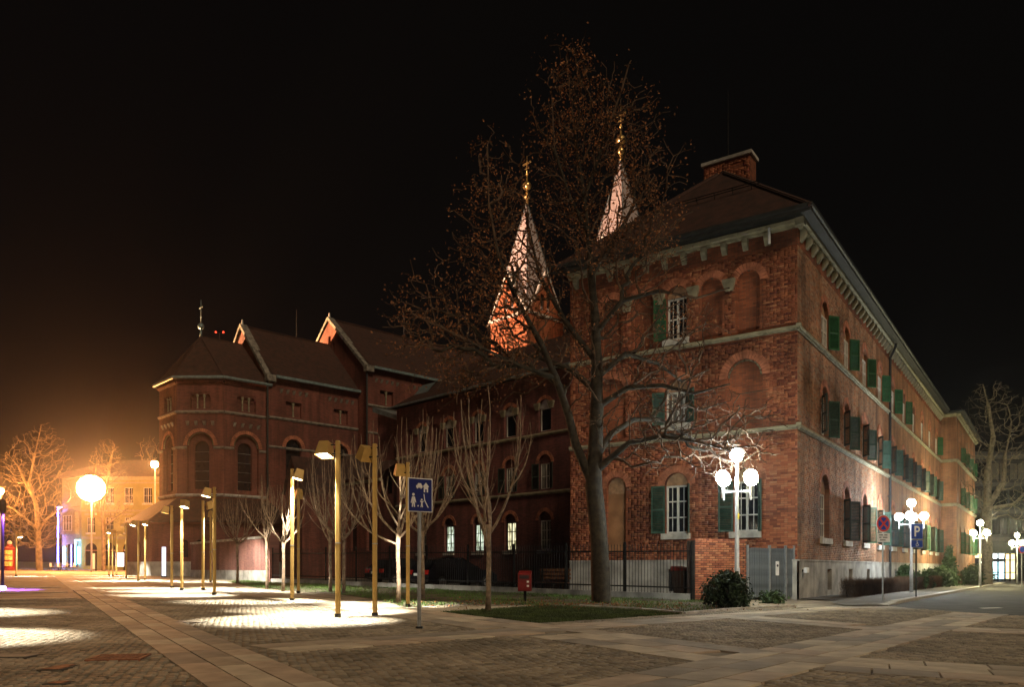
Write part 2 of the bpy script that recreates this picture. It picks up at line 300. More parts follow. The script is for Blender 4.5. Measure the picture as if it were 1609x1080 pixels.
def strip(name, A, B, w, rows, first=0, last=None, far=0, lens=(.62, .78, .94, 1.1)):
    A = Vector((A[0], A[1], 0)); B = Vector((B[0], B[1], 0)); d = (B - A); L = d.length; d.normalize(); n = Vector((-d.y, d.x, 0)); ang = math.atan2(d.y, d.x)
    poly = [A + n * w / 2, A - n * w / 2, B - n * w / 2, B + n * w / 2]; STRIPS.append(poly)
    root = sheet(name, poly, .003 + .0006 * len(STRIPS), 'joint_light')
    rw = w / rows
    for r in range(rows):
        s = -random.random() * .5
        while s < L:
            l = random.choice(lens); s0 = max(0, s); l2 = min(s + l, L) - s0
            if l2 > .12:
                p = A + d * s0 + n * (-w / 2 + r * rw)
                if not any(inside(np.array([(p + d * l2 / 2 + n * rw / 2).x]), np.array([(p + d * l2 / 2 + n * rw / 2).y]), q)[0] for q in STRIPS[:-1]):
                    o = link('slab', slab_mesh(round(l2, 2), rw, random.randrange(4)), root); o.matrix_local = gmat(p.x, p.y, ang, .004 + random.uniform(-.002, .002))
            s += l
    if far: sheet(name + '_far', [B + n * w / 2, B - n * w / 2, B + d * far - n * w / 2, B + d * far + n * w / 2], .006, 'slab_1')
p_ = Vector((-.519, .855, 0)); p2 = Vector((-.535, .845, 0)); q_ = Vector((.70, .714, 0)); d_ = Vector((.63, .776, 0))
A0 = Vector((-2.13, 6.82, 0))
strip('paved_strip_along_plaza', A0 - p_ * 2, A0 + p_ * 26, .98, 3, far=55)
B0 = Vector((-2.47, 10.07, 0))
strip('paved_strip_crossing', B0 - q_ * .72, B0 + q_ * 17.5, 1.0, 2)
D0 = Vector((.148, 5.5, 0))
strip('paved_strip_to_road', D0 - d_ * .8, D0 + d_ * 18.5, 1.2, 3)
Cj = Vector((.39, 12.99, 0))
strip('paved_strip_along_lawn', Cj - p2 * 5.0, Cj + p2 * 22, 1.7, 3, far=30)
strip('paved_strip_by_cobbles', (4.9, 17.1), (6.9, 13.95), 1.3, 2)
strip('paved_strip_right', (3.5, 8.78), (9.0, 6.2), 1.5, 3)
strip('paved_strip_far_right', (7.9, 14.3), (14.0, 11.8), 1.3, 2)
for nm, px, py in (('first', 144, 955), ('second', 127, 941), ('third', 112, 931.5), ('fourth', 100, 924)):
    g_ = G(px, py); g_.z = 0; strip('cross_strip_' + nm, g_ - q_ * 9 - p_ * 0, g_ - q_ * .2, .75, 1)
BL = [G(633, 956), G(690, 964), G(848, 954), G(854, 953.4)]
sheet('lawn_path', BL, .011, 'slab_1')
# setts in the near part: real stones, joined (nobody could count them)
def pieces_mesh(name, P, X, Yv, Nv, hw, hh, th, bev, rnd, matn):
    n = len(P); v = np.empty((n, 8, 3)); sg = np.array([(-1, -1), (1, -1), (1, 1), (-1, 1)])
    for k in range(4):
        v[:, k] = P + X * (sg[k, 0] * hw)[:, None] + Yv * (sg[k, 1] * hh)[:, None]
        v[:, 4 + k] = P + X * (sg[k, 0] * (hw - bev))[:, None] + Yv * (sg[k, 1] * (hh - bev))[:, None] + Nv * th[:, None]
    fc = np.array([(4, 5, 6, 7), (0, 1, 5, 4), (1, 2, 6, 5), (2, 3, 7, 6), (3, 0, 4, 7)])
    f = (fc[None] + (np.arange(n) * 8)[:, None, None]).reshape(-1)
    me = bpy.data.meshes.new(name); me.vertices.add(n * 8); me.vertices.foreach_set('co', v.reshape(-1).astype(np.float32))
    me.loops.add(n * 20); me.loops.foreach_set('vertex_index', f.astype(np.int32)); me.polygons.add(n * 5); me.polygons.foreach_set('loop_start', (np.arange(n * 5) * 4).astype(np.int32))
    try: me.polygons.foreach_set('loop_total', np.full(n * 5, 4, np.int32))
    except Exception: pass
    at = me.attributes.new('rnd', 'FLOAT', 'FACE'); at.data.foreach_set('value', np.repeat(rnd, 5).astype(np.float32))
    me.materials.append(MAT[matn]); me.update(calc_edges=True); me.validate(); return me
def setts():
    ang = math.atan2(q_.y, q_.x); ca, sa = math.cos(ang), math.sin(ang); g = .105
    i, j = np.meshgrid(np.arange(-150, 320), np.arange(-260, 260)); i = i.reshape(-1).astype(float); j = j.reshape(-1).astype(float)
    a = i * g + (j % 2) * g * .5 + rng.normal(0, .006, i.shape); bq = j * g + rng.normal(0, .006, i.shape) + .02 * np.sin(i * .35)
    x = a * ca - bq * sa; y = a * sa + bq * ca + 8
    k = (y > 6.2) & (y < 22) & (x / y > -.69) & (x / y < .69)
    x, y = x[k], y[k]; k = np.ones(x.shape, bool)
    for poly in STRIPS + [LAWN1, VERGE, ROAD, PAVE, BL]: k &= ~inside(x, y, poly)
    x, y = x[k], y[k]; n = len(x); P = np.stack([x, y, -.012 * x + .001 * y + .002], 1)
    th_ = ang + rng.normal(0, .06, n); X = np.stack([np.cos(th_), np.sin(th_), -.012 * np.cos(th_)], 1); Y = np.stack([-np.sin(th_), np.cos(th_), np.zeros(n)], 1)
    Nv = np.tile(np.array([0., 0, 1]), (n, 1)) + rng.normal(0, .06, (n, 3)) * np.array([1, 1, 0])
    me = pieces_mesh('cobblestones', P, X, Y, Nv, rng.uniform(.042, .049, n), rng.uniform(.042, .049, n), rng.uniform(.014, .024, n), .010, rng.random(n), 'sett')
    o = link('cobblestones', me); tag(o, 'brown grey cobblestone setts filling the square between paved strips', 'cobblestones', kind='stuff')
setts()
# kerb stones
me = MB().box(0, .98, -.3, 0, -.1, .10).mesh('kerb_stone', 'kerb')
for i in range(70):
    p = K0 + U * (i * 1.0); o = link('kerb_stone', me, pv); o.matrix_local = gmat(p.x, p.y, math.atan2(U.y, U.x), min(0, -.06 + i * .03)) @ Matrix.Translation((0, .3, 0))
# lawn edging stones
def edging(name, pts, parent, matn='stone_light', w=.08, h=.07):
    for a, b in zip(pts[:-1], pts[1:]):
        n = max(1, int((b - a).length / 1.0)); d = (b - a) / n
        me = MB().box(0, d.length - .01, -w / 2, w / 2, -.1, h).mesh(name, matn)
        for k in range(n):
            p = a + d * k; o = link(name, me, parent); o.matrix_local = gmat(p.x, p.y, math.atan2(d.y, d.x))
vg = bpy.data.objects['verge']
edging('edging_stone', [G(912, 955), G(1000, 960), G(1075, 967), G(1140, 961), G(1250, 954)], vg)
# road markings
yl = [K0 + Nn * 3.4 + U * s for s in (9, 30)]
sheet('yellow_line', [yl[0], yl[1], yl[1] + Nn * .12, yl[0] + Nn * .12], .016, 'road_yellow')
w0 = G(1547, 958); w1 = G(1577, 957); sheet('stop_line', [w0, w1, w1 + Vector((0, .3, 0)), w0 + Vector((0, .3, 0))], .017, 'road_white')
# grass blades (stuff)
def blades(name, polys, n, hmin, hmax, matn, label, dens=None):
    xs, ys = [], []
    for poly in polys:
        a = np.array([(p[0], p[1]) for p in poly]); lo, hi = a.min(0), a.max(0); x = rng.uniform(lo[0], hi[0], n * 3); y = rng.uniform(lo[1], hi[1], n * 3)
        k = inside(x, y, poly)
        if dens: k &= dens(x, y)
        xs.append(x[k][:n]); ys.append(y[k][:n])
    x = np.concatenate(xs); y = np.concatenate(ys); m_ = len(x); t = rng.uniform(0, 6.28, m_); h = rng.uniform(hmin, hmax, m_); w = .009
    z = -.012 * x + .001 * y + .01; l = rng.normal(0, .03, (m_, 2)); v = np.empty((m_, 3, 3))
    v[:, 0] = np.stack([x - w * np.cos(t), y - w * np.sin(t), z], 1); v[:, 1] = np.stack([x + w * np.cos(t), y + w * np.sin(t), z], 1); v[:, 2] = np.stack([x + l[:, 0], y + l[:, 1], z + h], 1)
    me = bpy.data.meshes.new(name); me.from_pydata(v.reshape(-1, 3).tolist(), [], [(3 * i, 3 * i + 1, 3 * i + 2) for i in range(m_)]); me.materials.append(MAT[matn])
    return tag(link(name, me), label, 'grass', kind='stuff')
blades('lawn_grass', [LAWN1], 26000, .02, .06, 'grass_dark', 'short dark grass of the triangular lawn before the big tree')
def dn(x, y): return (np.sin(x * 1.7 + y * .6) + np.sin(y * 2.3 - x) + rng.normal(0, .5, x.shape)) > -.2
blades('verge_grass', [VERGE], 48000, .02, .09, 'grass', 'patchy grass on the verge along the iron fence', dn)
# drain grate, manhole and small cover plates
g0 = G(187, 1037.5)
gr = thing('drain_grate', 'rusty iron drain grate set in the cobbles at lower left', 'drain grate', g0, R(12))
mb = MB(); gw, gd = .5, .5
for s in (-1, 1): mb.box(-gw / 2, gw / 2, s * gd / 2 - .02, s * gd / 2 + .02, .005, .035); mb.box(s * gw / 2 - .02, s * gw / 2 + .02, -gd / 2, gd / 2, .005, .034)
mb.build('frame', 'rust', gr)
for i in range(8): MB().box(-.011, .011, -gd / 2 + .02, gd / 2 - .02, .012, .034, M=Matrix.Translation((-gw / 2 + .05 + i * .057, 0, 0)) @ Matrix.Rotation(-.25, 4, 'Z')).build('bar', 'rust', gr)
MB().box(-gw / 2, gw / 2, -gd / 2, gd / 2, .001, .006).build('pit', 'dark_inside', gr)
for (a, b_, w, d, lb) in [(296, 980, .5, .35, 'dark rectangular manhole cover at the edge of the light pool'), (14, 1035, .5, .25, 'pale access cover at left edge of the square'), (88, 1055, .16, .2, 'small pale metal cover plate left of the drain grate'), (100, 1052, .12, .2, 'tiny pale metal cover plate beside the drain grate'), (93, 1078, .12, .12, 'small rusty cover plate at the bottom left')]:
    p = G(a, b_); o = thing('cover_plate', lb, 'cover plate', p); MB().box(-w / 2, w / 2, -d / 2, d / 2, .0, .032).build('plate', 'rust' if w < .2 else 'slab_2', o); MB().box(-w / 2 - .03, w / 2 + .03, -d / 2 - .03, d / 2 + .03, 0, .027).build('frame', 'joint', o)
# ------------------------------------------------------------------ facade helpers
_m, _t, _b = nodes('brick_single'); _b.inputs['Roughness'].default_value = .88; _b.inputs['Specular IOR Level'].default_value = .2
_oi = N(_t, 'ShaderNodeObjectInfo'); _rp = N(_t, 'ShaderNodeValToRGB'); _t.links.new(_oi.outputs['Random'], _rp.inputs[0]); _t.links.new(_rp.outputs[0], _b.inputs['Base Color'])
_el = _rp.color_ramp.elements; _cs = [(.13, .042, .03), (.30, .098, .052), (.38, .145, .074), (.19, .062, .038), (.42, .19, .10)]
while len(_el) < 5: _el.new(.5)
for _i, _c in enumerate(_cs): _el[_i].position = _i / 4; _el[_i].color = (*_c, 1)
_tc = N(_t, 'ShaderNodeTexCoord'); _n2 = N(_t, 'ShaderNodeTexNoise', Scale=45, Detail=4); _t.links.new(_tc.outputs['Object'], _n2.inputs['Vector']); bump(_t, _b, _n2.outputs['Fac'], .4)
WIN = {}
def window(face, x, z0, w, h, y=.2, rows=3, cols=2, lit=None, sill=True, bars=False, frame='white_wood', fw=.07):
    k = ('f', w, h, rows, cols, frame, fw)
    if k not in WIN:
        mb = MB(); mb.box(-w / 2, -w / 2 + fw, 0, .07, 0, h); mb.box(w / 2 - fw, w / 2, 0, .07, 0, h); mb.box(-w / 2 + fw, w / 2 - fw, 0, .07, 0, fw); mb.box(-w / 2 + fw, w / 2 - fw, 0, .07, h - fw, h)
        for c in range(1, cols): cx = -w / 2 + w * c / cols; mb.box(cx - fw * .6, cx + fw * .6, -.01, .06, fw, h - fw)
        for r in range(1, rows): cz = h * r / rows; mb.box(-w / 2 + fw, w / 2 - fw, .0, .055, cz - fw * .35, cz + fw * .35)
        if cols == 2:
            for cx in (-w / 4, w / 4): mb.box(cx - .012, cx + .012, .012, .04, fw, h - fw)
        WIN[k] = mb.mesh('window', frame)
    win = face.put('window', WIN[k], x, y, z0)
    if lit is None and random.random() < .4: lit = 'pane_curtain'
    kp = ('p', w, h, rows, cols, lit)
    if kp not in WIN: WIN[kp] = MB().box(-w / cols / 2, w / cols / 2, .04, .05, -h / rows / 2, h / rows / 2).mesh('pane', lit or 'glass')
    for r in range(rows):
        for c in range(cols): face.put('pane', WIN[kp], -w / 2 + w * (c + .5) / cols, 0, h * (r + .5) / rows, parent=win)
    if sill:
        ks = ('s', w)
        if ks not in WIN: WIN[ks] = MB().box(-w / 2 - .12, w / 2 + .12, -.32, .02, -.24, -.01).mesh('sill', 'stone_light')
        face.put('sill', WIN[ks], 0, 0, 0, parent=win)
    if bars:
        mb = MB()
        for i in range(7): mb.box(-w / 2 + w * (i + .5) / 7 - .012, -w / 2 + w * (i + .5) / 7 + .012, -.1, -.08, 0, h)
        for zz in (.2, .5, .8): mb.box(-w / 2, w / 2, -.095, -.085, h * zz - .015, h * zz + .015)
        face.put('window_bars', mb.mesh('window_bars', 'iron'), 0, 0, 0, parent=win)
    return win
SH = {}
def shutter(face, xh, z0, w, h, ang, right, matn):
    k = (w, h, right, matn)
    if k not in SH:
        mb = MB(); s = 1 if right else -1; f = .06
        def bx(a, b, c, d, e, g): mb.box(min(a * s, b * s), max(a * s, b * s), c, d, e, g)
        bx(0, f, -.02, .02, 0, h); bx(w - f, w, -.02, .02, 0, h)
        for zz in (0, h * .48, h - f * 1.2): bx(f, w - f, -.02, .02, zz, zz + f * 1.2)
        n = int(h / .07)
        for i in range(n):
            z = f + (h - 2 * f) * (i + .5) / n; p = [(f * s, -.018, z + .025), ((w - f) * s, -.018, z + .025), ((w - f) * s, .016, z - .03), (f * s, .016, z - .03)]
            mb.add(p, [(0, 1, 2, 3)]); 
        SH[k] = mb.mesh('shutter', matn)
    # ang: how far the leaf stands off the wall
    return face.put('shutter', SH[k], xh, -.03, z0, rz=(-ang if right else ang))
def voussoirs(face, cx, zs, r0, r1, n, matn='brick_arch', d=.03, name='arch'):
    mb = MB()
    for i in range(n):
        a0 = math.pi * (i + .08) / n; a1 = math.pi * (i + .92) / n; dd = d + random.uniform(-.006, .006)
        q = [(cx + r * math.cos(a), zs + r * math.sin(a)) for r, a in ((r0, a0), (r1, a0), (r1, a1), (r0, a1))]
        mb.add([(x, -dd, z) for x, z in q] + [(x, .02, z) for x, z in q], [(3, 2, 1, 0), (0, 1, 5, 4), (1, 2, 6, 5), (2, 3, 7, 6), (3, 0, 4, 7)])
    face.put(name, mb.mesh(name, matn))
def fill(face, name, poly, y, matn):
    mb = MB(); tr = tessellate_polygon([[Vector((x, z, 0)) for x, z in poly]]); mb.add([(x, y, z) for x, z in poly], [tuple(t) for t in tr]); return face.put(name, mb.mesh(name, matn))
def bricks(face, x0, x1, z0, z1, holes, mats, single=None, bw=.26, bh=.077, name='brickwork', skip=()):
    rows = int((z1 - z0) / bh); P = []; HW = []
    for r in range(rows):
        z = z0 + (r + .5) * bh; x = x0 - (0 if r % 2 else bw / 2); hd = r % 2 == 0
        k = 0
        while x < x1 - .02:
            l = bw if (k + r) % 3 else bw / 2 + .0; xa = max(x, x0); xb = min(x + l, x1)
            if xb - xa > .04: P.append(((xa + xb) / 2, z)); HW.append((xb - xa) / 2 - .005)
            x += l; k += 1
    P = np.array(P); HW = np.array(HW); keep = np.ones(len(P), bool)
    for hp in holes:
        for sx, sz in ((-1, -1), (1, -1), (1, 1), (-1, 1), (0, 0)): keep &= ~inside(P[:, 0] + sx * HW, P[:, 1] + sz * bh / 2, hp)
    for a, b in skip: keep &= ~((P[:, 1] + bh / 2 > a) & (P[:, 1] - bh / 2 < b))
    P, HW = P[keep], HW[keep]; n = len(P); sel = np.zeros(n, bool)
    if single is not None:
        sel = (P[:, 0] > single[0]) & (P[:, 0] < single[1]) & (P[:, 1] > single[2]) & (P[:, 1] < single[3]); idx = np.nonzero(sel)[0][:300]; sel[:] = False; sel[idx] = True
        for i in idx:
            kk = ('b', round(HW[i], 3))
            if kk not in WIN: WIN[kk] = MB().add([(-HW[i], 0, -bh / 2 + .005), (HW[i], 0, -bh / 2 + .005), (HW[i], 0, bh / 2 - .005), (-HW[i], 0, bh / 2 - .005)] + [(-HW[i] + .004, -.016, -bh / 2 + .008), (HW[i] - .004, -.016, -bh / 2 + .008), (HW[i] - .004, -.016, bh / 2 - .008), (-HW[i] + .004, -.016, bh / 2 - .008)], [(4, 5, 6, 7), (0, 1, 5, 4), (1, 2, 6, 5), (2, 3, 7, 6), (3, 0, 4, 7)]).mesh('brick', 'brick_single')
            face.put('brick', WIN[kk], P[i, 0], random.uniform(-.003, .003), P[i, 1])
    P, HW = P[~sel], HW[~sel]; n = len(P)
    P3 = np.stack([P[:, 0], np.zeros(n), P[:, 1]], 1); X = np.tile([1., 0, 0], (n, 1)); Z = np.tile([0., 0, 1], (n, 1)); Nv = np.tile([0., -1, 0], (n, 1))
    me = pieces_mesh(name, P3, X, Z, Nv, HW, np.full(n, bh / 2 - .005), rng.uniform(.010, .020, n), .004, rng.random(n), mats)
    o = face.put(name, me); o['kind'] = 'stuff'; return o
def course(face, x0, x1, z, h, d, matn='stone', n=None, name='course_stone', slope=True):
    n = n or max(1, int((x1 - x0) / .95)); l = (x1 - x0) / n
    prof = [(0, 0), (-d * .55, 0), (-d * .6, h * .3), (-d, h * .4), (-d, h * .85), (-d * .9, h), (0, h * 1.15 if slope else h)]
    mb = MB(); m = len(prof); g = .004
    mb.add([(g, y, zz) for y, zz in prof] + [(l - g, y, zz) for y, zz in prof], [(i, i + 1, m + i + 1, m + i) for i in range(m - 1)] + [tuple(range(m)), tuple(reversed(range(m, 2 * m)))])
    me = mb.mesh(name, matn)
    for i in range(n): face.put(name, me, x0 + i * l, random.uniform(-.006, .006), z)

# ------------------------------------------------------------------ main brick building
RZM = math.atan2(U.y, U.x); BW = 9.44; BL_ = 43.7
main = thing('brick_building', 'long red brick building with green shutters and tall chimney on the street corner', 'building', C0, RZM)
gab = Face(main, (0, BW, 0), R(-90)); st = Face(main, (0, 0, 0), 0)
ZC1, ZC2, ZP, ZT = 9.62, 6.05, 1.30, 13.0
# --- gable side
def S(s): return BW - s
gh, gd, back = [], [], []
gw = [(S(1.87), 2.41, .95, 4.3), (S(4.62), 2.41, .95, 4.3)]
for x, z0, w, zs in gw: gh.append(arch_poly(x, z0, w, zs - .02, rise=.5)); gd.append(.2)
gh.append(arch_poly(S(7.25), 1.75, .86, 4.35, rise=.43)); gd.append(.14)
for s in (1.92, 7.5): gh.append(arch_poly(S(s), ZC2 + .3, 1.3, 8.2)); gd.append(.12)
gh.append(arch_poly(S(4.62), 6.7, .95, 8.0, rise=.46)); gd.append(.2)
bays = [1.78, 3.2, 4.62, 6.04, 7.46]
for i, s in enumerate(bays): gh.append(arch_poly(S(s), 10.05 if i == 2 else 9.9, .86, 11.72)); gd.append(.2 if i == 2 else .13)
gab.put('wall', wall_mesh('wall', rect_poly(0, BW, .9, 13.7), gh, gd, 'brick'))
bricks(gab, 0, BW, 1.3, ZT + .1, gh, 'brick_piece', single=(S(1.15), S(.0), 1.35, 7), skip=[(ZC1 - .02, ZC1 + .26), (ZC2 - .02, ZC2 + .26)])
for x, z0, w, zs in gw:
    window(gab, x, z0, w, zs - z0, y=.16, rows=3, cols=2); fill(gab, 'arch_panel', arch_poly(x, zs, w, zs + .001, rise=.48), .12, 'plaster_arch'); voussoirs(gab, x, zs, .5, .78, 17)
    shutter(gab, x - w / 2, z0, .55, zs - z0, R(12), False, 'shutter_teal'); shutter(gab, x + w / 2, z0, .5, zs - z0, R(62), True, 'shutter_teal')
fill(gab, 'blind_door', arch_poly(S(7.25), 1.75, .86, 4.35, rise=.43), .13, 'plaster_fill'); fill(gab, 'arch_panel', arch_poly(S(7.25), 4.1, .82, 4.35, rise=.4), .10, 'plaster_arch'); voussoirs(gab, S(7.25), 4.35, .45, .7, 15)
for s in (1.92, 7.5): fill(gab, 'niche', arch_poly(S(s), ZC2 + .3, 1.3, 8.2), .11, 'brick'); voussoirs(gab, S(s), 8.2, .67, .97, 21)
voussoirs(gab, S(1.92), 8.2, .585, .655, 12, 'stone', -.06, 'arch_band')
window(gab, S(4.62), 6.7, .95, 1.3, y=.16, rows=2, cols=2); fill(gab, 'arch_panel', arch_poly(S(4.62), 8.0, .95, 8.001, rise=.45), .12, 'plaster_arch'); voussoirs(gab, S(4.62), 8.0, .5, .76, 17)
shutter(gab, S(4.62) - .475, 6.7, .5, 1.3, R(25), False, 'shutter_teal'); shutter(gab, S(4.62) + .475, 6.7, .5, 1.3, R(40), True, 'shutter_teal')
for i, s in enumerate(bays):
    if i == 2: window(gab, S(s), 10.05, .84, 1.65, y=.16, rows=2, cols=2); fill(gab, 'arch_panel', arch_poly(S(s), 11.7, .84, 11.72, rise=.42), .12, 'plaster_arch'); shutter(gab, S(s) - .42, 10.05, .5, 1.65, R(14), False, 'shutter_green')
    else: fill(gab, 'niche', arch_poly(S(s), 9.9, .86, 11.72), .12, 'brick')
    voussoirs(gab, S(s), 11.72, .44, .72, 15)
cap = MB(); cap.add([(-.14, 0, 0), (.14, 0, 0), (.14, -.1, 0), (-.14, -.1, 0), (-.24, 0, .34), (.24, 0, .34), (.24, -.17, .34), (-.24, -.17, .34), (-.24, 0, .44), (.24, 0, .44), (.24, -.17, .44), (-.24, -.17, .44)], [(0, 1, 2, 3), (3, 2, 6, 7), (2, 1, 5, 6), (0, 3, 7, 4), (7, 6, 10, 11), (6, 5, 9, 10), (4, 7, 11, 8), (8, 11, 10, 9)])
capm = cap.mesh('capital', 'stone')
for a, b in zip(bays[:-1], bays[1:]): gab.put('capital', capm, S((a + b) / 2), 0, 11.5)
# --- street side
ks = [4.1 + 4.05 * k for k in range(10)]
sh_, sdp, sb, sbd = [], [], [], []
for k, x in enumerate(ks):
    sh_.append(arch_poly(x, 2.25, 1.5 if k == 0 else 1.2, 4.05)); sh_.append(arch_poly(x, 6.35, 1.15, 7.78)); sh_.append(arch_poly(x, 9.95, 1.1, 11.2)); sdp += [.28, .25, .22]
    sb.append(rect_poly(x + .1, x + .85, .15, 1.0)); sbd.append(.3)
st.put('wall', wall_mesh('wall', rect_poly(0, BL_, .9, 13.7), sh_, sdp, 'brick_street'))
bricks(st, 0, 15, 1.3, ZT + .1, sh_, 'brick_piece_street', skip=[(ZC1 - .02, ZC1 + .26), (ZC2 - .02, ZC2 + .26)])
for k, x in enumerate(ks):
    w = 1.5 if k == 0 else 1.2
    window(st, x, 2.25, w, 1.8, y=.2, rows=3); fill(st, 'arch_panel', arch_poly(x, 4.05, w, 4.051, rise=w / 2), .17, 'plaster_arch'); voussoirs(st, x, 4.05, w / 2 + .02, w / 2 + .28, 17)
    window(st, x, 6.35, 1.15, 1.43, y=.18, rows=2, sill=False); fill(st, 'arch_panel', arch_poly(x, 7.78, 1.15, 7.781, rise=.57), .15, 'plaster_arch'); voussoirs(st, x, 7.78, .59, .85, 15)
    window(st, x, 9.95, 1.1, 1.25, y=.05, rows=2, sill=False, lit='pane_curtain', fw=.09); fill(st, 'arch_panel', arch_poly(x, 11.2, 1.1, 11.201, rise=.55), .12, 'plaster_arch'); voussoirs(st, x, 11.2, .57, .83, 15)
    a = R(36) + random.uniform(-.09, .09)  # near leaves below get their shaded side from the dark material
    if k: shutter(st, x - .6, 2.27, .58, 1.78, R(40) + random.uniform(-.1, .2), False, 'shutter_dark'); shutter(st, x + .6, 2.27, .58, 1.78, a, True, ['shutter_teal', 'shutter_dark', 'shutter_green', 'shutter_teal', 'shutter_teal'][k % 5])
    shutter(st, x - .575, 6.38, .56, 1.5, R(32 + 4 * (k % 3)), False, 'shutter_dark'); shutter(st, x + .575, 6.38, .56, 1.5, a, True, 'shutter_teal')
    if k < 6 or k == 9: shutter(st, x + .55, 9.97, .54, 1.4, a, True, 'shutter_green')
# plinths
st.put('plinth', wall_mesh('plinth', rect_poly(-.08, BL_, -1.4, ZP), sb, sbd, 'stone_grey'), 0, -.08, 0)
for r in sb: fill(st, 'basement_window', [(x, z) for x, z in r], .2, 'glass')
gbh = [rect_poly(S(4.95), S(4.35), .12, 1.0)]
gab.put('plinth', wall_mesh('plinth', rect_poly(0, BW + .0, -1.2, ZP), gbh, [.25], 'stone_grey'), 0, -.08, 0)
fill(gab, 'basement_window', gbh[0], .15, 'glass'); mb = MB()
for i in range(6): mb.box(S(4.95) + .1 * i + .04, S(4.95) + .1 * i + .065, -.06, -.03, .12, 1.0)
gab.put('window_bars', mb.mesh('window_bars', 'iron'))
for f, l in ((st, BL_), (gab, BW)): f.put('plinth_cap', MB().box(-.1 if f is st else 0, l, -.10, .02, ZP, ZP + .06).mesh('plinth_cap', 'stone_grey'))
# string courses, cornice
for f, x0, x1 in ((gab, 0, BW), (st, 0, BL_)):
    course(f, x0, x1, ZC1, .16, .14); course(f, x0, x1, ZC2, .16, .14)
    course(f, x0, x1, ZT + .30, .26, .30, slope=False, name='cornice_stone')
    br = MB().add([(-.10, 0, -.32), (.10, 0, -.32), (.10, -.08, -.30), (-.10, -.08, -.30), (-.10, -.24, -.08), (.10, -.24, -.08), (.10, -.24, .1), (-.10, -.24, .1), (-.10, 0, .1), (.10, 0, .1)], [(0, 1, 2, 3), (3, 2, 5, 4), (4, 5, 6, 7), (7, 6, 9, 8), (0, 3, 4, 7, 8), (1, 9, 6, 5, 2)]).mesh('bracket', 'stone')
    n = int((x1 - x0) / .82)
    for i in range(n): f.put('bracket', br, x0 + .35 + i * (x1 - x0 - .6) / n, 0, ZT + .2)
    f.put('frieze_board', MB().box(x0, x1, -.02, .01, ZT - .3, ZT + .3).mesh('frieze_board', 'brick'))  # plain brick strip behind the brackets
gab.put('corner_stone', MB().box(BW - .02, BW + .3, -.3, -.0, ZT + .3, ZT + .56).mesh('corner_stone', 'stone'))
for z in (ZC1, ZC2): gab.put('corner_stone', MB().box(BW - .01, BW + .155, -.155, -.0, z + .08, z + .22).mesh('corner_stone', 'stone'))
gut = MB(); e = .62
gut.box(-e, 62, -e, -.02, 13.57, 13.70); gut.box(-e, -.02, -.02, BW + e, 13.575, 13.705); gut.build('eaves_board', 'gutter', main)
gut = MB(); gut.tube([(-e, BW + e, 13.78), (-e, -e, 13.78), (43.0, -e, 13.78)], .09, 8); gut.build('gutter', 'gutter', main)
# end bay towards the far end of the street
bay = Face(main, (BL_, -1.1, 0), 0); ret = Face(main, (BL_, 0, 0), R(-90))
bk = [3, 7, 11, 15]; bh_ = [arch_poly(x, z, 1.1, zs) for x in bk for z, zs in ((2.25, 4.05), (6.35, 7.78), (9.95, 11.2))]
bay.put('wall', wall_mesh('wall', rect_poly(0, 18, -1.4, 13.7), bh_, [.25] * 12, 'brick_street')); ret.put('wall', wall_mesh('wall', rect_poly(0, 1.1, -1.4, 13.7), [], [], 'brick_street'))
for x in bk:
    for z, h in ((2.25, 1.8), (6.35, 1.43), (9.95, 1.25)): window(bay, x, z, 1.1, h, y=.18, rows=2, sill=False); shutter(bay, x + .55, z, .54, h, R(35), True, 'shutter_green'); fill(bay, 'arch_panel', arch_poly(x, z + h, 1.1, z + h + .001, rise=.55), .15, 'plaster_arch')
for f, l in ((bay, 18), (ret, 1.1)):
    for z in (ZC1, ZC2): course(f, 0, l, z, .24, .16)
    course(f, 0, l, ZT + .3, .26, .3, slope=False, name='cornice_stone')
MB().box(BL_ - e, 62, -1.1 - e, -e - .005, 13.57, 13.705).build('eaves_board', 'gutter', main)
# back and far walls, roof
mb = MB(); mb.box(.02, 61.5, BW - .02, BW, -1.4, 13.7); mb.box(61.5, 61.7, -1.1, BW, -1.4, 13.7); mb.build('rear_wall', 'brick', main)
ez, rz_, ry = 13.72, 18.9, BW / 2
rf = MB(); E = [(-e, -e, ez), (62, -e, ez), (62, BW + e, ez), (-e, BW + e, ez), (5.5, ry, rz_), (56, ry, rz_)]
rf.add(E, [(0, 1, 5, 4), (2, 3, 4, 5), (3, 0, 4), (1, 2, 5)]); roof = rf.build('roof', 'roof_tile', main)
tile = MB().tube([(0, 0, 0), (.34, 0, 0)], [.10, .12], 8).mesh('ridge_tile', 'roof_tile')
for a, b in ((E[3], E[4]), (E[0], E[4]), (E[4], E[5])):
    a, b = Vector(a), Vector(b); n = min(40, int((b - a).length / .36))
    for i in range(n):
        o = link('ridge_tile', tile, roof); o.location = a + (b - a).normalized() * i * .36; o.rotation_euler = (b - a).to_track_quat('X', 'Z').to_euler()
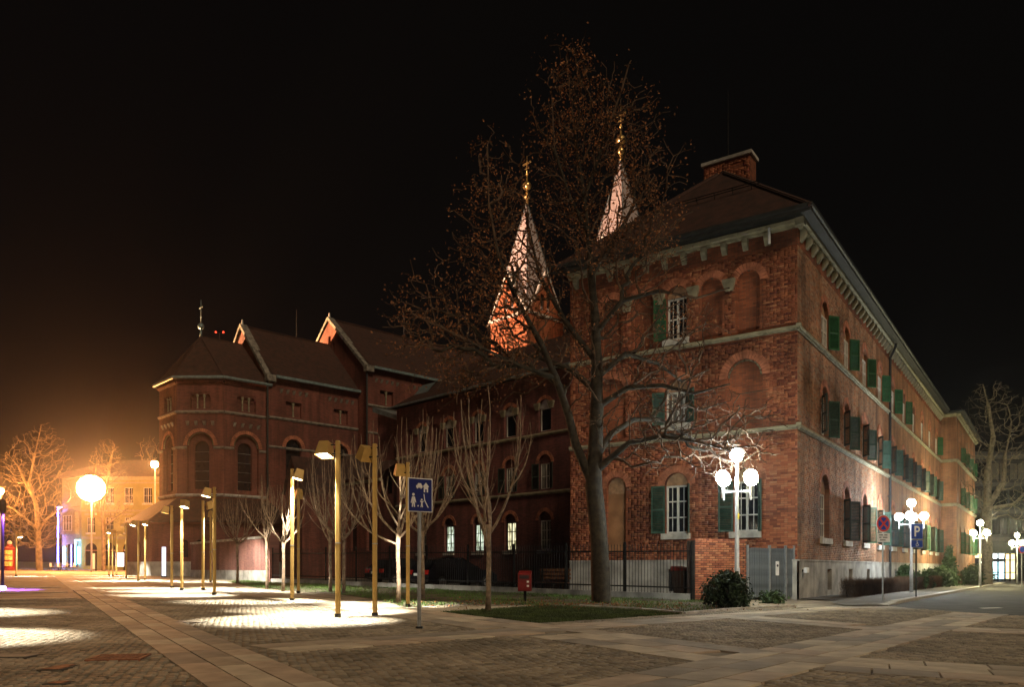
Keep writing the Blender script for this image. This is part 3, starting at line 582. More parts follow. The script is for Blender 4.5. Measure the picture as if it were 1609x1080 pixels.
# snow rail on the hip
a = Vector(E[3]).lerp(Vector(E[4]), .5); b = Vector(E[0]).lerp(Vector(E[4]), .5); mb = MB(); off = Vector((-.12, 0, .12))
for q in (0, .1): mb.tube([a + off + Vector((0, 0, q)), b + off + Vector((0, 0, q))], .018, 5)
for i in range(7): c = a.lerp(b, (i + .5) / 7); mb.tube([c, c + off + Vector((0, 0, .14))], .015, 4)
mb.build('snow_rail', 'iron', roof)
MB().box(7.5, 8.35, 4.1, 6.35, 16.6, 20.45).build('chimney', 'brick', roof)
ch = Face(main, (7.48, 6.35, 0), R(-90)); bricks(ch, 0, 2.25, 18.2, 20.4, [rect_poly(1.55, 1.95, 19.95, 20.2)], 'brick_piece', name='chimney_bricks')
MB().box(7.38, 8.47, 4.0, 6.45, 20.45, 20.6).build('chimney_cap', 'stone_grey', roof)
MB().tube([(7.9, 5.3, 20.5), (7.9, 5.3, 24.0)], [.03, .012], 6).build('lightning_rod', 'iron', roof)
# downpipe
mb = MB(); mb.tube([(18.7, -.42, 13.45), (18.7, -.36, 13.2), (18.7, -.12, 12.7), (18.7, -.12, .2)], .065, 8)
for z in (2.5, 5, 8, 10.5): mb.box(18.6, 18.8, -.2, -.0, z, z + .05)
mb.build('downpipe', 'gutter', main)
mb = MB().tube([(-.02, .9, 13.6), (-.28, .92, 13.4), (-.28, .92, 12.85)], .05, 7); mb.build('rain_pipe_stub', 'white_paint', main)
o = thing('wall_floodlight', 'small white floodlight box fixed to grey plinth beside the metal gate', 'floodlight', main.matrix_basis @ Vector((.35, -.1, .95)), RZM)
MB().box(-.12, .12, -.2, -.05, -.09, .11).build('housing', 'white_paint', o, bevel=.02); MB().box(-.03, .03, -.07, .02, -.04, .04).build('bracket', 'iron', o)

# ------------------------------------------------------------------ dark rear wing
RC = R(44.0); aX = Vector((math.cos(RC), math.sin(RC), 0)); bX = Vector((-math.sin(RC), math.cos(RC), 0))
W0 = Vector((3.46, 49, 0)); wing = thing('rear_wing', 'dark brick rear wing with three lit ground floor windows behind the fence', 'building', W0, RC)
WL, WR = 18.0, -8.2; wf = Face(wing, (0, WL, 0), R(-90))
wk = [1.97 + 3.2 * k for k in range(5)]; wh = []; wd = []
def Q(s): return WL - s
for s in wk: wh += [arch_poly(Q(s), 2.2, 1.1, 4.1), arch_poly(Q(s), 6.1, 1.1, 7.75), arch_poly(Q(s), 9.8, 1.1, 11.3)]; wd += [.26] * 3
for s in wk: wh += [arch_poly(Q(s + 1.6), 9.8, .9, 11.3)]; wd += [.12]
wf.put('wall', wall_mesh('wall', rect_poly(0, WL - WR, -1.4, 13.5), wh, wd, 'brick_wing'))
for k, s in enumerate(wk):
    window(wf, Q(s), 2.2, .95 if k in (1, 2, 3) else 1.0, 1.9, y=.18, rows=3, cols=2, lit={1: 'lit_window_warm', 2: 'lit_window', 3: 'lit_window'}.get(k), frame='iron' if 0 < k < 4 else 'white_wood', sill=True)
    fill(wf, 'window_surround', arch_poly(Q(s), 2.2, 1.1, 4.1), .25, 'brick_wing')
    window(wf, Q(s), 6.1, .95, 1.65, y=.15, rows=2, sill=False); window(wf, Q(s), 9.8, .95, 1.5, y=.15, rows=1, cols=1, sill=False)
    fill(wf, 'arch_panel', arch_poly(Q(s), 11.3, 1.1, 11.301, rise=.55), .12, 'stone_light'); fill(wf, 'arch_panel', arch_poly(Q(s), 7.75, 1.1, 7.751, rise=.55), .12, 'brick_wing')
    fill(wf, 'niche', arch_poly(Q(s + 1.6), 9.8, .9, 11.3), .11, 'brick_wing')
    shutter(wf, Q(s) - .5, 6.1, .5, 1.65, R(20), False, 'shutter_dark'); shutter(wf, Q(s) + .5, 6.1, .5, 1.65, R(30), True, 'shutter_dark')
    for q in (-.62, .62): wf.put('capital', capm, Q(s) + q, 0, 11.2)
    for zz in (4.1, 7.75, 11.3): voussoirs(wf, Q(s), zz, .56, .8, 13, 'brick_arch')
course(wf, 0, WL - WR, 9.5, .2, .14, n=20); course(wf, 0, WL - WR, 5.75, .2, .14, n=20)
bm_ = MB(); bm_.box(0.02, 10, WL - .15, WL, -1.4, 13.5); bm_.box(9.8, 10, WR, WL, -1.4, 13.5); bm_.build('rear_wall', 'brick_wing', wing)
r_ = MB(); r_.add([(-.5, WL + .4, 13.55), (-.5, WR, 13.55), (10.5, WR, 13.55), (10.5, WL + .4, 13.55), (5, WL - 4.5, 17.6), (5, WR, 17.6)], [(0, 1, 5, 4), (2, 3, 4, 5), (3, 0, 4)]); wroof = r_.build('roof', 'roof_tile', wing)
MB().tube([(-.55, WL + .4, 13.55), (-.55, WR, 13.55)], .09, 6).build('gutter', 'zinc', wing)
MB().add([(.5, 16.9, 14.2), (.5, 15.2, 14.2), (2.0, 15.6, 15.6), (2.0, 17.3, 15.6), (.5, 16.9, 14.05), (.5, 15.2, 14.05)], [(0, 1, 2, 3), (0, 4, 5, 1)]).build('roof_hatch', 'zinc', wroof)
# stair annex at the wing's end with a zinc shed roof
an = Face(wing, (.4, WL + 3.2, 0), R(-90)); an.put('annex_wall', wall_mesh('annex_wall', [(0, -1.4), (3.2, -1.4), (3.2, 12.6), (0, 13.7)], [arch_poly(1.6, 7, .8, 8.5)], [.2], 'brick_wing')); fill(an, 'annex_window', arch_poly(1.6, 7, .8, 8.5), .18, 'glass')
MB().add([(.1, WL - .1, 12.65), (.1, WL + 3.5, 13.8), (5, WL + 3.5, 14.2), (5, WL - .1, 13.0), (.1, WL - .1, 13.0), (.1, WL + 3.5, 14.2)], [(0, 1, 5, 4), (4, 5, 2, 3)]).build('annex_roof', 'zinc', wing)
# ------------------------------------------------------------------ church
A_ = Vector((-25.7, 70, 0)); church = thing('brick_church', 'red brick church with polygonal apse, stepped roofs and lit gable tips', 'church', A_, RC)
def oc(r, deg): return Vector((r * math.cos(R(deg)), r * math.sin(R(deg)), 0))
colm = MB().lathe([(.10, 0), (.10, .08), (.065, .12), (.06, .95), (.11, 1.05), (.13, 1.25)], 8).mesh('colonnette', 'stone')
corb = MB().add([(-.1, 0, -.25), (.1, 0, -.25), (.13, -.2, .1), (-.13, -.2, .1), (.13, 0, .1), (-.13, 0, .1)], [(0, 1, 2, 3), (3, 2, 4, 5), (1, 4, 2), (0, 3, 5)]).mesh('corbel', 'stone_church')
angs = [112.5, 157.5, 202.5, 247.5, 292.5]
for a0, a1 in zip(angs[:-1], angs[1:]):
    Pl, Pr = oc(5.1, a0), oc(5.1, a1); w = (Pr - Pl).length; f = Face(church, Pl, math.atan2(Pr.y - Pl.y, Pr.x - Pl.x)); c = w / 2
    up = rect_poly(c - .85, c + .85, 14.25, 15.6); big = arch_poly(c, 7.3, 2.2, 11.2, 12)
    f.put('wall', wall_mesh('wall', rect_poly(0, w, 6.0, 16.8), [up, big], [.3, .3], 'brick_church'))
    win = arch_poly(c, 7.6, 1.25, 11.0, 12)
    f.put('inner_arch', wall_mesh('inner_arch', big, [win], [.3], 'brick_church'), 0, .28, 0)
    g = fill(f, 'church_window', win, .5, 'glass'); mb = MB()
    for z in (8.3, 9.1, 9.9, 10.7): mb.box(c - .62, c + .62, .46, .49, z, z + .03)
    f.put('glazing_bars', mb.mesh('glazing_bars', 'zinc'))
    voussoirs(f, c, 11.2, 1.12, 1.42, 23); voussoirs(f, c, 11.2, 1.0, 1.08, 16, 'stone', -.1, 'arch_band')
    fill(f, 'arcade_back', up, .29, 'brick_church'); f.put('arcade_arches', wall_mesh('arcade_arches', rect_poly(c - .85, c + .85, 15.2, 15.6), [arch_poly(c + q, 15.21, .44, 15.25, 8) for q in (-.57, 0, .57)], [.1] * 3, 'brick_church'), 0, .05, 0)
    for q in (-.285, .285): f.put('colonnette', colm, c + q, .12, 14.2)
    for q in (-1.05, -.35, .35, 1.05): f.put('corbel', corb, c + q, 0, 13.1)
    course(f, 0, w, 13.85, .22, .16, 'stone_church', 4); course(f, 0, w, 6.95, .22, .16, 'stone_grey', 2); course(f, 0, c - 1.1, 10.9, .2, .12, 'stone_church', 1, 'impost'); course(f, c + 1.1, w, 10.9, .2, .12, 'stone_church', 1, 'impost')
    course(f, 0, w, 16.3, .25, .2, 'brick_church', 1, 'cornice')
eav = [oc(5.55, a) + Vector((0, 0, 16.75)) for a in angs]; apx = Vector((-1.9, 0, 21.2)); rg = Vector((1.9, 0, 21.2))
mb = MB(); mb.add(eav + [apx, rg], [(0, 1, 5, 6), (1, 2, 5), (2, 3, 5), (3, 4, 6, 5)]); ar = mb.build('apse_roof', 'roof_tile', church)
MB().tube(eav, .14, 8).build('gutter', 'copper', church)
mb = MB(); mb.tube([apx, apx + Vector((0, 0, .8))], [.12, .06], 8); mb.ball(apx + Vector((0, 0, .9)), .28, 12); mb.tube([apx + Vector((0, 0, 1.1)), apx + Vector((0, 0, 3.2))], [.05, .03], 6); mb.build('finial', 'copper', ar, smooth=True)
mb = MB(); z = 2.5; mb.box(-.03, .03, -.35, .35, z, z + .06, M=Matrix.Translation(apx)); mb.ball(apx + Vector((0, 0, 1.7)), .1, 8); mb.build('finial_cross', 'copper', ar)
hip = MB()
for k in (1, 2, 3): hip.tube([eav[k], apx], .07, 6)
hip.tube([apx, rg], .08, 6); hip.build('hip_ridge', 'roof_tile', ar)
# lower ring of the apse
for i, (a0, a1) in enumerate(zip(angs[:-1], angs[1:])):
    Pl, Pr = oc(7.6, a0), oc(7.6, a1); w = (Pr - Pl).length; f = Face(church, Pl, math.atan2(Pr.y - Pl.y, Pr.x - Pl.x))
    wins = [arch_poly(x, 1.9, .6, 3.0) for x in ((w / 2,) if i != 2 else (2.6, 3.7))]
    f.put('ring_wall', wall_mesh('ring_wall', rect_poly(0, w, -1, 4.9), wins, [.3] * len(wins), 'brick_church'))
    for q in wins: fill(f, 'small_window', q, .25, 'glass')
    f.put('plinth', MB().box(-.05, w + .05, -.12, 0, -1, 1.55).mesh('plinth', 'stone_grey')); course(f, 0, w, 4.55, .2, .14, 'brick_church', 1, 'cornice')
lo = [oc(8.05, a) + Vector((0, 0, 4.8)) for a in angs]; hi = [oc(5.0, a) + Vector((0, 0, 6.9)) for a in angs]; mb = MB(); mb.add(lo + hi, [(i, i + 1, 6 + i, 5 + i) for i in range(4)]); mb.add([p + Vector((0, 0, -.12)) for p in lo] + lo, [(i, i + 1, 6 + i, 5 + i) for i in range(4)]); mb.build('ring_roof', 'roof_tile', church)
# choir and nave
def hall(x0, x1, hw, ze, zr, name, nwin):
    f = Face(church, (x0, -hw, 0), 0); L = x1 - x0; hs, dp = [], []
    for k in range(nwin):
        c = L * (k + .5) / nwin; hs += [rect_poly(c - .75, c + .75, ze - 3.3, ze - 2.0), arch_poly(c, ze - 9.5, 1.5, ze - 6)]; dp += [.3, .3]
    f.put(name + '_wall', wall_mesh('wall', rect_poly(0, L, -1, ze), hs, dp, 'brick_church'))
    for k in range(nwin):
        c = L * (k + .5) / nwin; fill(f, 'arcade_back', hs[2 * k], .29, 'brick_church'); fill(f, 'church_window', hs[2 * k + 1], .28, 'glass'); f.put('colonnette', colm, c, .12, ze - 3.3)
        for q in (-1.2, -.6, 0, .6, 1.2): f.put('corbel', corb, c + q, 0, ze - 1.1)
        voussoirs(f, c, ze - 6, .77, 1.1, 17)
    course(f, 0, L, ze - 3.7, .22, .16, 'stone_church', max(4, int(L / 1.2))); course(f, 0, L, ze - 6.2, .18, .12, 'stone_church', max(4, int(L / 1.4)))
    Face(church, (x1, hw, 0), R(180)).put(name + '_wall', wall_mesh('wall', rect_poly(0, L, -1, ze), [], [], 'brick_church'))
    g = Face(church, (x0, hw, 0), R(-90)); o1 = arch_poly(hw, zr - 2.6, .5, zr - 1.9); o2 = [arch_poly(hw + q, zr - 3.3, .42, zr - 2.6) for q in (-.75, .75)]
    g.put(name + '_gable', wall_mesh('gable', [(0, 8), (2 * hw, 8), (2 * hw, ze), (hw, zr), (0, ze)], [o1] + o2, [.25] * 3, 'brick_church'))
    for q in [o1] + o2: fill(g, 'gable_niche', q, .24, 'plaster_arch')
    cp = MB(); 
    for s in (-1, 1):
        cp.add([(hw + s * (hw + .25), -.25, ze - .1), (hw, -.25, zr + .2), (hw, .45, zr + .2), (hw + s * (hw + .25), .45, ze - .1), (hw + s * (hw + .25), -.25, ze - .45), (hw, -.25, zr - .15)], [(0, 1, 2, 3), (0, 4, 5, 1)])
    g.put(name + '_coping', cp.mesh('coping', 'stone_church')); g.put('kneeler_stone', MB().box(2 * hw - .1, 2 * hw + .45, -.3, .5, ze - .55, ze).mesh('kneeler_stone', 'stone_church'))
    mb = MB(); mb.add([(x0 + .2, -hw - .4, ze - .05), (x1, -hw - .4, ze - .05), (x1, 0, zr), (x0 + .2, 0, zr), (x0 + .2, hw + .4, ze - .05), (x1, hw + .4, ze - .05)], [(0, 1, 2, 3), (3, 2, 5, 4)]); rr = mb.build(name + '_roof', 'roof_tile', church)
    MB().box(x0 + .5, x1, -hw - .58, -hw - .30, ze - .22, ze + .02).build('gutter', 'copper', church)
    MB().tube([(x0, 0, zr + .03), (x1, 0, zr + .03)], .1, 6).build('ridge', 'roof_tile', rr)
    xr = {'choir': x0 + 5.4, 'nave': x0 + 9.0}[name]; MB().tube([(xr, 0, zr), (xr, 0, zr + 2.7)], [.05, .03], 6).build('lightning_rod', 'iron', rr)
    MB().tube([(x0, 0, zr), (x0, 0, zr + .6)], [.12, .05], 6).build('gable_knob', 'stone_light', rr)
hall(1.85, 11.4, 5.0, 17.6, 22.9, 'choir', 2); hall(10.8, 46, 6.55, 19.7, 25.5, 'nave', 8)
mb = MB(); mb.tube([(1.7, -5.15, 17.3), (1.7, -5.15, 5)], .09, 8); mb.tube([(10.7, -6.7, 19.4), (10.7, -6.7, 8)], .09, 8); mb.build('downpipe', 'gutter', church)
# sacristy between church and wing, with a small gabled porch
sa = Face(church, (4.6, -5, 0), R(-90)); sa.put('sacristy_wall', wall_mesh('wall', rect_poly(0, 12.8, -1, 8.2), [arch_poly(x, 2.4, .9, 4.4) for x in (2.5, 9, 11.3)], [.25] * 3, 'brick_church'))
for x in (2.5, 9, 11.3): fill(sa, 'small_window', arch_poly(x, 2.4, .9, 4.4), .22, 'glass')
MB().add([(4.2, -17.8, 8.1), (4.2, -5, 8.1), (9.5, -5, 11.4), (9.5, -17.8, 11.4)], [(0, 1, 2, 3)]).build('sacristy_roof', 'roof_tile', church); course(sa, 0, 12.8, 7.7, .22, .16, 'stone', 10)
po = Face(church, (.6, -10.4, 0), R(-90)); po.put('porch_wall', wall_mesh('wall', [(0, -1), (2.6, -1), (2.6, 7.1), (1.3, 9.6), (0, 7.1)], [arch_poly(1.3, 4.6, .7, 5.9)], [.2], 'brick_church')); fill(po, 'small_window', arch_poly(1.3, 4.6, .7, 5.9), .18, 'glass')
mb = MB(); mb.add([(.35, -10.15, 6.9), (.35, -11.7, 9.85), (4.7, -11.7, 9.85), (4.7, -10.15, 6.9), (.35, -13.25, 6.9), (4.7, -13.25, 6.9)], [(0, 1, 2, 3), (1, 4, 5, 2)]); mb.build('porch_roof', 'roof_tile', church)
mb = MB(); mb.box(.62, 4.6, -13.0, -12.9, -1, 7.1); mb.box(.62, 4.6, -10.5, -10.42, -1, 7.1); mb.build('porch_side', 'brick_church', church)
# towers
for sy in (-1, 1):
    tw = thing('church_tower', ['tall brick church tower with floodlit pointed spire, nearer right one of the pair', 'tall brick church tower with floodlit pointed spire, left one of the pair with lit gable'][sy == 1], 'tower', A_ + aX * 46.4 + bX * (8.1 * sy), RC, 'pair of church towers')
    h = 3.5; zb, zg, za = 34.6, 40.6, 51.2
    for k in range(4):
        f = Face(tw, Matrix.Rotation(R(90 * k), 3, 'Z') @ Vector((-h, h, 0)), R(-90 + 90 * k))
        sl = [arch_poly(h + q, 35.4, .7, 37.2) for q in (-.6, .6)] + [arch_poly(h, 38.1, .5, 38.8)]
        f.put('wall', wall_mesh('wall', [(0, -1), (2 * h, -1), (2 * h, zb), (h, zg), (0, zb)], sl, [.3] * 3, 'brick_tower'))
        for q in sl: fill(f, 'louvre', q, .28, 'dark_inside')
        cp = MB(); 
        for s in (-1, 1): cp.add([(h + s * (h + .3), -.3, zb - .2), (h, -.3, zg + .25), (h, .3, zg + .25), (h + s * (h + .3), .3, zb - .2), (h + s * (h + .3), -.3, zb - .6), (h, -.3, zg - .2)], [(0, 1, 2, 3), (0, 4, 5, 1)])
        f.put('gable_coping', cp.mesh('gable_coping', 'stone_light'))
        f.put('band', MB().box(-.2, 2 * h + .2, -.2, 0, zb - .1, zb + .25).mesh('band', 'stone_light'))
        zi = zg; inn = h * (1 - (zg - zb + .6) / (za - zb + .6)) * 0
        f.put('gable_roof', MB().add([(-.05, 0, zb), (h, 0, zg), (h, h, zg), (2 * h + .05, 0, zb)], [(0, 1, 2), (1, 3, 2)]).mesh('gable_roof', 'spire_slate'))
    sp_ = MB(); k = h + .02; sp_.add([(-k, -k, zb), (k, -k, zb), (k, k, zb), (-k, k, zb), (0, 0, za)], [(0, 1, 4), (1, 2, 4), (2, 3, 4), (3, 0, 4)]); so = sp_.build('spire', 'spire_slate', tw)
    rb = MB()
    for c in ((-k, -k), (k, -k), (k, k), (-k, k)): rb.tube([(c[0], c[1], zb), (0, 0, za)], .09, 5)
    rb.build('spire_rib', 'zinc', so)
    fi = MB(); fi.ball((0, 0, za + .8), .45, 14); fi.ball((0, 0, za + 2.2), .62, 14, sz=.9); fi.tube([(0, 0, za - .3), (0, 0, za + 4.0)], [.22, .1], 8); fi.ball((0, 0, za + 3.8), .22, 8); fi.tube([(0, 0, za + 3.9), (0, 0, za + 6.3)], [.09, .07], 6)
    fo = fi.build('finial', 'gold', so, smooth=True)
    M = Matrix.Rotation(R(0), 4, 'Z'); cr = MB(); cr.box(-.09, .09, -.75, .75, za + 5.2, za + 5.4); cr.box(-.06, .06, -.4, .4, za + 4.5, za + 4.64); cr.build('cross_arm', 'gold', so)
# ------------------------------------------------------------------ low brick wall by the church, iron fence, gate
wa, wb = Vector((-24.0, 59.0, 0)), Vector((-14.2, 46.0, 0)); d = wb - wa; lw = thing('garden_wall', 'low brick wall with pale stone coping in front of the church', 'wall', on_ground(wa.x, wa.y), math.atan2(d.y, d.x))
f = Face(lw, (0, 0, 0), 0); L = d.length
MB().box(0, L, 0, .4, -.5, 2.45).build('wall', 'brick_low', lw); MB().box(0, L, -.05, 0, -.5, .55).build('plinth', 'stone_grey', lw)
cs = MB().box(.005, .97, -.08, .48, 2.452, 2.6).mesh('coping_stone', 'stone_light')
for i in range(int(L)): link('coping_stone', cs, lw, (i * L / int(L), 0, 0))
MB().box(L, L + .5, -.1, .45, -.5, 2.75).build('end_pier', 'brick_low', lw)
fa, fb = wb + Vector((.35, -.35, 0)), Vector((6.05, 26.5, 0)); d = fb - fa; L = d.length; dz = gz(fb.x, fb.y) - gz(fa.x, fa.y)
fe = thing('iron_fence', 'black wrought iron bar fence on low plinth in front of the dark courtyard', 'fence', on_ground(fa.x, fa.y), math.atan2(d.y, d.x))
MB().add([(0, -.12, -.4), (L, -.12, -.4), (L, -.12, .22 + dz), (0, -.12, .22), (0, .12, .22), (L, .12, .22 + dz), (0, .12, -.4), (L, .12, -.4)], [(0, 1, 2, 3), (3, 2, 5, 4), (4, 5, 7, 6)]).build('plinth', 'stone_grey', fe)
nb = 210; bar = MB().tube([(0, 0, .2), (0, 0, 1.85)], .011, 5).tube([(0, 0, 1.85), (0, 0, 1.95)], [.018, .002], 5).mesh('bar', 'iron')
for i in range(nb): x = (i + .5) * L / nb; link('bar', bar, fe, (x, 0, dz * x / L))
for zz in (.42, 1.66): MB().add([(0, y, zz + q) for y, q in ((-.02, -.025), (.02, -.025), (.02, .025), (-.02, .025))] + [(L, y, zz + q + dz) for y, q in ((-.02, -.025), (.02, -.025), (.02, .025), (-.02, .025))], [(0, 1, 5, 4), (1, 2, 6, 5), (2, 3, 7, 6), (3, 0, 4, 7)]).build('rail', 'iron', fe)
pm = MB().box(-.035, .035, -.035, .035, 0, 2.0).mesh('post', 'iron')
for i in range(11): x = L * i / 10; link('post', pm, fe, (x, 0, dz * x / L))
# brick wall and gate at the corner
ga, gb_ = Vector((6.1, 26.35, 0)), Vector((10.22, 28.50, 0)); d = gb_ - ga; L = d.length; ang = math.atan2(d.y, d.x)
bwl = thing('brick_gate_wall', 'short red brick wall beside grey metal gate, bush at its foot', 'wall', on_ground(ga.x, ga.y), ang); LW = L * .50
f = Face(bwl, (0, 0, 0), 0); MB().box(0, LW, .0, .38, -.4, 2.02).build('core', 'mortar', bwl)
mb_ = MB(); bw_ = .25; kk = 0
meA = MB().box(-.113, .113, -.026, .02, -.029, .029).mesh('brick', 'brick_single'); meB = MB().box(-.053, .053, -.026, .02, -.029, .029).mesh('brick', 'brick_single'); meT = MB().box(-.056, .056, -.02, .4, .0, .06).mesh('brick', 'brick_single')
for r in range(26):
    x = 0 if r % 2 else -.125
    while x < LW - .02:
        a, b = max(0, x), min(LW, x + .25)
        if b - a > .2: f.put('brick', meA, (a + b) / 2, random.uniform(-.004, .004), .06 + r * .077)
        elif b - a > .1: f.put('brick', meB, (a + b) / 2, 0, .06 + r * .077)
        x += .25
for i in range(int(LW / .122)): f.put('brick', meT, .06 + i * .122, random.uniform(-.006, .006), 2.02)
gt = thing('metal_gate', 'grey metal gate of vertical slats with small notice plate', 'gate', on_ground(*(ga + d * .50).xy), ang); LG = L * .495
slm = MB().box(-.026, .026, -.015, .015, .08, 1.82).mesh('slat', 'gate_metal'); n = 28
for i in range(n): link('slat', slm, gt, (.06 + i * (LG - .12) / (n - 1), random.uniform(-.004, .004), random.uniform(-.01, .01)))
for x in (.02, LG * .46, LG * .8, LG - .03): MB().box(x - .035, x + .035, -.05, .03, 0, 1.92).build('post', 'galv', gt)
MB().box(0, LG, .06, .07, .1, 1.78).build('backing_sheet', 'bin_dark', gt)
for z in (.25, 1.6): MB().box(0, LG, .02, .05, z, z + .05).build('rail', 'gate_metal', gt)
np_ = MB().box(LG * .58, LG * .58 + .16, -.045, -.03, .85, 1.35).build('notice_plate', 'sign_white', gt); MB().lathe([(.045, 0), (.045, .006)], 12, M=Matrix.Translation((LG * .58 + .08, -.046, 1.2)) @ Matrix.Rotation(R(90), 4, 'X')).build('notice_mark', 'ink', np_)
MB().box(LG * .8 - .03, LG * .8 + .03, -.08, -.05, .55, .75).build('lock_box', 'galv', gt)
# ------------------------------------------------------------------ street lamps with five globes
def globe_lamp(pos, H, rot, label, warm=(), r=.2, gm=('globe_white', 'globe_warm')):
    o = thing('globe_lamp', label, 'street lamp', pos, rot, 'five globe street lamps')
    mb = MB(); mb.lathe([(.085, -.1), (.085, 1.1), (.07, 1.12), (.055, H - .9), (.04, H - .2)], 12); mb.build('pole', 'galv', o, smooth=True)
    for k in range(4):
        a = math.pi / 2 * k; c, s = math.cos(a), math.sin(a); ex = .56
        mb = MB(); mb.tube([(0, 0, H - 1.08), (ex * c, ex * s, H - 1.08)], .022, 6); mb.tube([(ex * c, ex * s, H - 1.3), (ex * c, ex * s, H - .86)], .03, 8); mb.build('arm', 'galv', o)
        g = MB(); g.ball((0, 0, 0), r, 18); gl = g.build('globe', gm[k in warm], o, smooth=True, loc=(ex * c, ex * s, H - .68))
        MB().lathe([(.05, -.02), (.08, .02), (.06, .05)], 10, (0, 0, -r - .01)).build('collar', 'galv', gl)
    g = MB(); g.ball((0, 0, 0), r, 18); gl = g.build('globe', gm[4 in warm], o, smooth=True, loc=(0, 0, H)); MB().lathe([(.05, -.02), (.08, .02), (.06, .05)], 10, (0, 0, -r - .01)).build('collar', 'galv', gl)
    return o
x1 = PX(1158, 900, 23.4); l1 = globe_lamp(on_ground(x1.x, 23.4), 4.45, R(27), 'five globe street lamp nearest, in front of the brick gate wall', warm=(0, 3))
MB().box(-.03, .03, -.065, -.055, 2.55, 2.72).build('sticker', 'sticker', l1)
for px, Y, rot, lb, wm in [(1432, 39.4, 55, 'five globe street lamp behind the blue parking sign', ()), (1540, 54.6, 12, 'five globe street lamp before the big bare tree on the right', (0, 1, 2, 3, 4)), (1598, 72, 20, 'farthest five globe street lamp at the right edge', (0, 1, 2, 3, 4))]:
    p = PX(px, 900, Y); globe_lamp(on_ground(p.x, Y), 4.5, R(rot), lb, wm, gm=('globe_street', 'globe_street_warm'))
# ------------------------------------------------------------------ ochre plaza lamps with a box head and a spot
def plaza_lamp(pos, H, yaw, aim, label, power=1500, col=(1, .93, .76), size=64, dark=False):
    o = thing('plaza_lamp', label, 'lamp', pos, 0, 'slim box headed plaza lamps'); pm = 'iron' if dark else 'ochre_metal'
    MB().box(-.045, .045, -.045, .045, -.05, H).build('pole', pm, o, bevel=.012); MB().box(-.055, .055, -.055, .055, 0, .09).build('foot', 'iron', o)
    MB().box(-.03, .03, -.049, -.044, .55, .95).build('access_door', pm, o); MB().box(-.048, .048, -.048, .048, H * .42, H * .42 + .02).build('joint_ring', 'galv', o)
    d = Vector((math.cos(yaw), math.sin(yaw), 0)); hc = d * .25 + Vector((0, 0, H - .18))
    ax = (Vector((aim[0], aim[1], -H)) - hc).normalized(); q = (-ax).to_track_quat('Z', 'X').to_matrix().to_4x4(); M = Matrix.Translation(hc) @ q
    mb = MB(); s0, s1 = .10, .14
    mb.add([M @ Vector(p) for p in [(-s0, -s0, .15), (s0, -s0, .15), (s0, s0, .15), (-s0, s0, .15), (-s1, -s1, -.14), (s1, -s1, -.14), (s1, s1, -.14), (-s1, s1, -.14)]], [(0, 1, 2, 3), (0, 4, 5, 1), (1, 5, 6, 2), (2, 6, 7, 3), (3, 7, 4, 0)]); hd = mb.build('lamp_head', pm, o)
    MB().add([M @ Vector(p) for p in [(-.12, -.12, -.125), (.12, -.12, -.125), (.12, .12, -.125), (-.12, .12, -.125)]], [(0, 1, 2, 3)]).build('lens', 'head_glow', hd)
    mb = MB()
    for z in (H - .08, H - .26): mb.tube([(-.09 * d.x, -.09 * d.y, z), (d.x * .18, d.y * .18, z)], .014, 5)
    mb.build('bracket', 'iron', o)
    L = bpy.data.lights.new('spot', 'SPOT'); L.energy = power * 1.5; L.color = col; L.spot_size = R(size); L.spot_blend = .5; L.shadow_soft_size = .07
    lo_ = bpy.data.objects.new('spot', L); COL.objects.link(lo_); lo_.parent = o; lo_.location = hc + ax * .17; lo_.rotation_euler = (-ax).to_track_quat('Z', 'Y').to_euler()
    return o
PL = [  # base px, base y, top y, yaw, aim offset, label
 (531, 972, 693, 185, (-.7, -1.6), 'tall ochre plaza lamp nearest the camera, head tipped left', 1700),
 (589, 970, 698, 150, (-2.2, 2.6), 'ochre plaza lamp seen from behind, second from the blue sign', 1700),
 (641, 955, 727, 150, (-.9, 2.0), 'ochre plaza lamp just left of the blue home zone sign', 1500),
 (459, 946, 737, -30, (-1.6, -.9), 'ochre plaza lamp with glowing head facing the camera', 1500),
 (469, 933, 768, 100, (-2.5, 5.5), 'shorter looking ochre plaza lamp right behind the glowing one', 1200),
 (337, 936, 766, 180, (-1.6, -.8), 'ochre plaza lamp with head tipped left before the garden wall', 1500),
 (331, 915.5, 803, 110, (-.3, 3.2), 'thin far plaza lamp at the left end of the garden wall', 1800),
 (319, 928, 787, 20, (2.4, 1.6), 'ochre plaza lamp with pale head turned right', 1500),
 (285.5, 928.5, 786, -40, (-.6, -1.8), 'bright plaza lamp in front of the apse, head turned to camera', 1500),
 (270, 925, 795, 180, (-1.8, -.6), 'ochre plaza lamp with dark head before the apse corner', 1300),
 (228, 912, 818, -60, (-.6, -2.2), 'far plaza lamp in front of the low apse wall', 1500),
 (217.5, 914, 818, 200, (-1.6, -1.8), 'far plaza lamp beside the apse wall corner, head left', 1300),
 (198.5, 909, 821, 180, (-1.8, -.6), 'far plaza lamp left of the low lean-to roof', 1300),
 (171, 905.5, 832, -60, (-.6, -1.6), 'leftmost bright pole of the far lamp trio', 1300),
 (177, 905.5, 832, 100, (.6, 1.6), 'middle pole of the far lamp trio', 900),
 (183, 905, 835, 20, (1.6, .6), 'rightmost dark pole of the far lamp trio', 900),
 (25.5, 906, 838, 0, (1.6, -.5), 'far plaza lamp beside the red advertising column', 1500)]
for px, by, ty, yaw, aim, lb, pw in PL:
    p = G(px, by); H = (by - ty) * p.y / F_PX; plaza_lamp(p, H, R(yaw), aim, lb, pw, size=118 if px in (331, 319, 373) else 64)
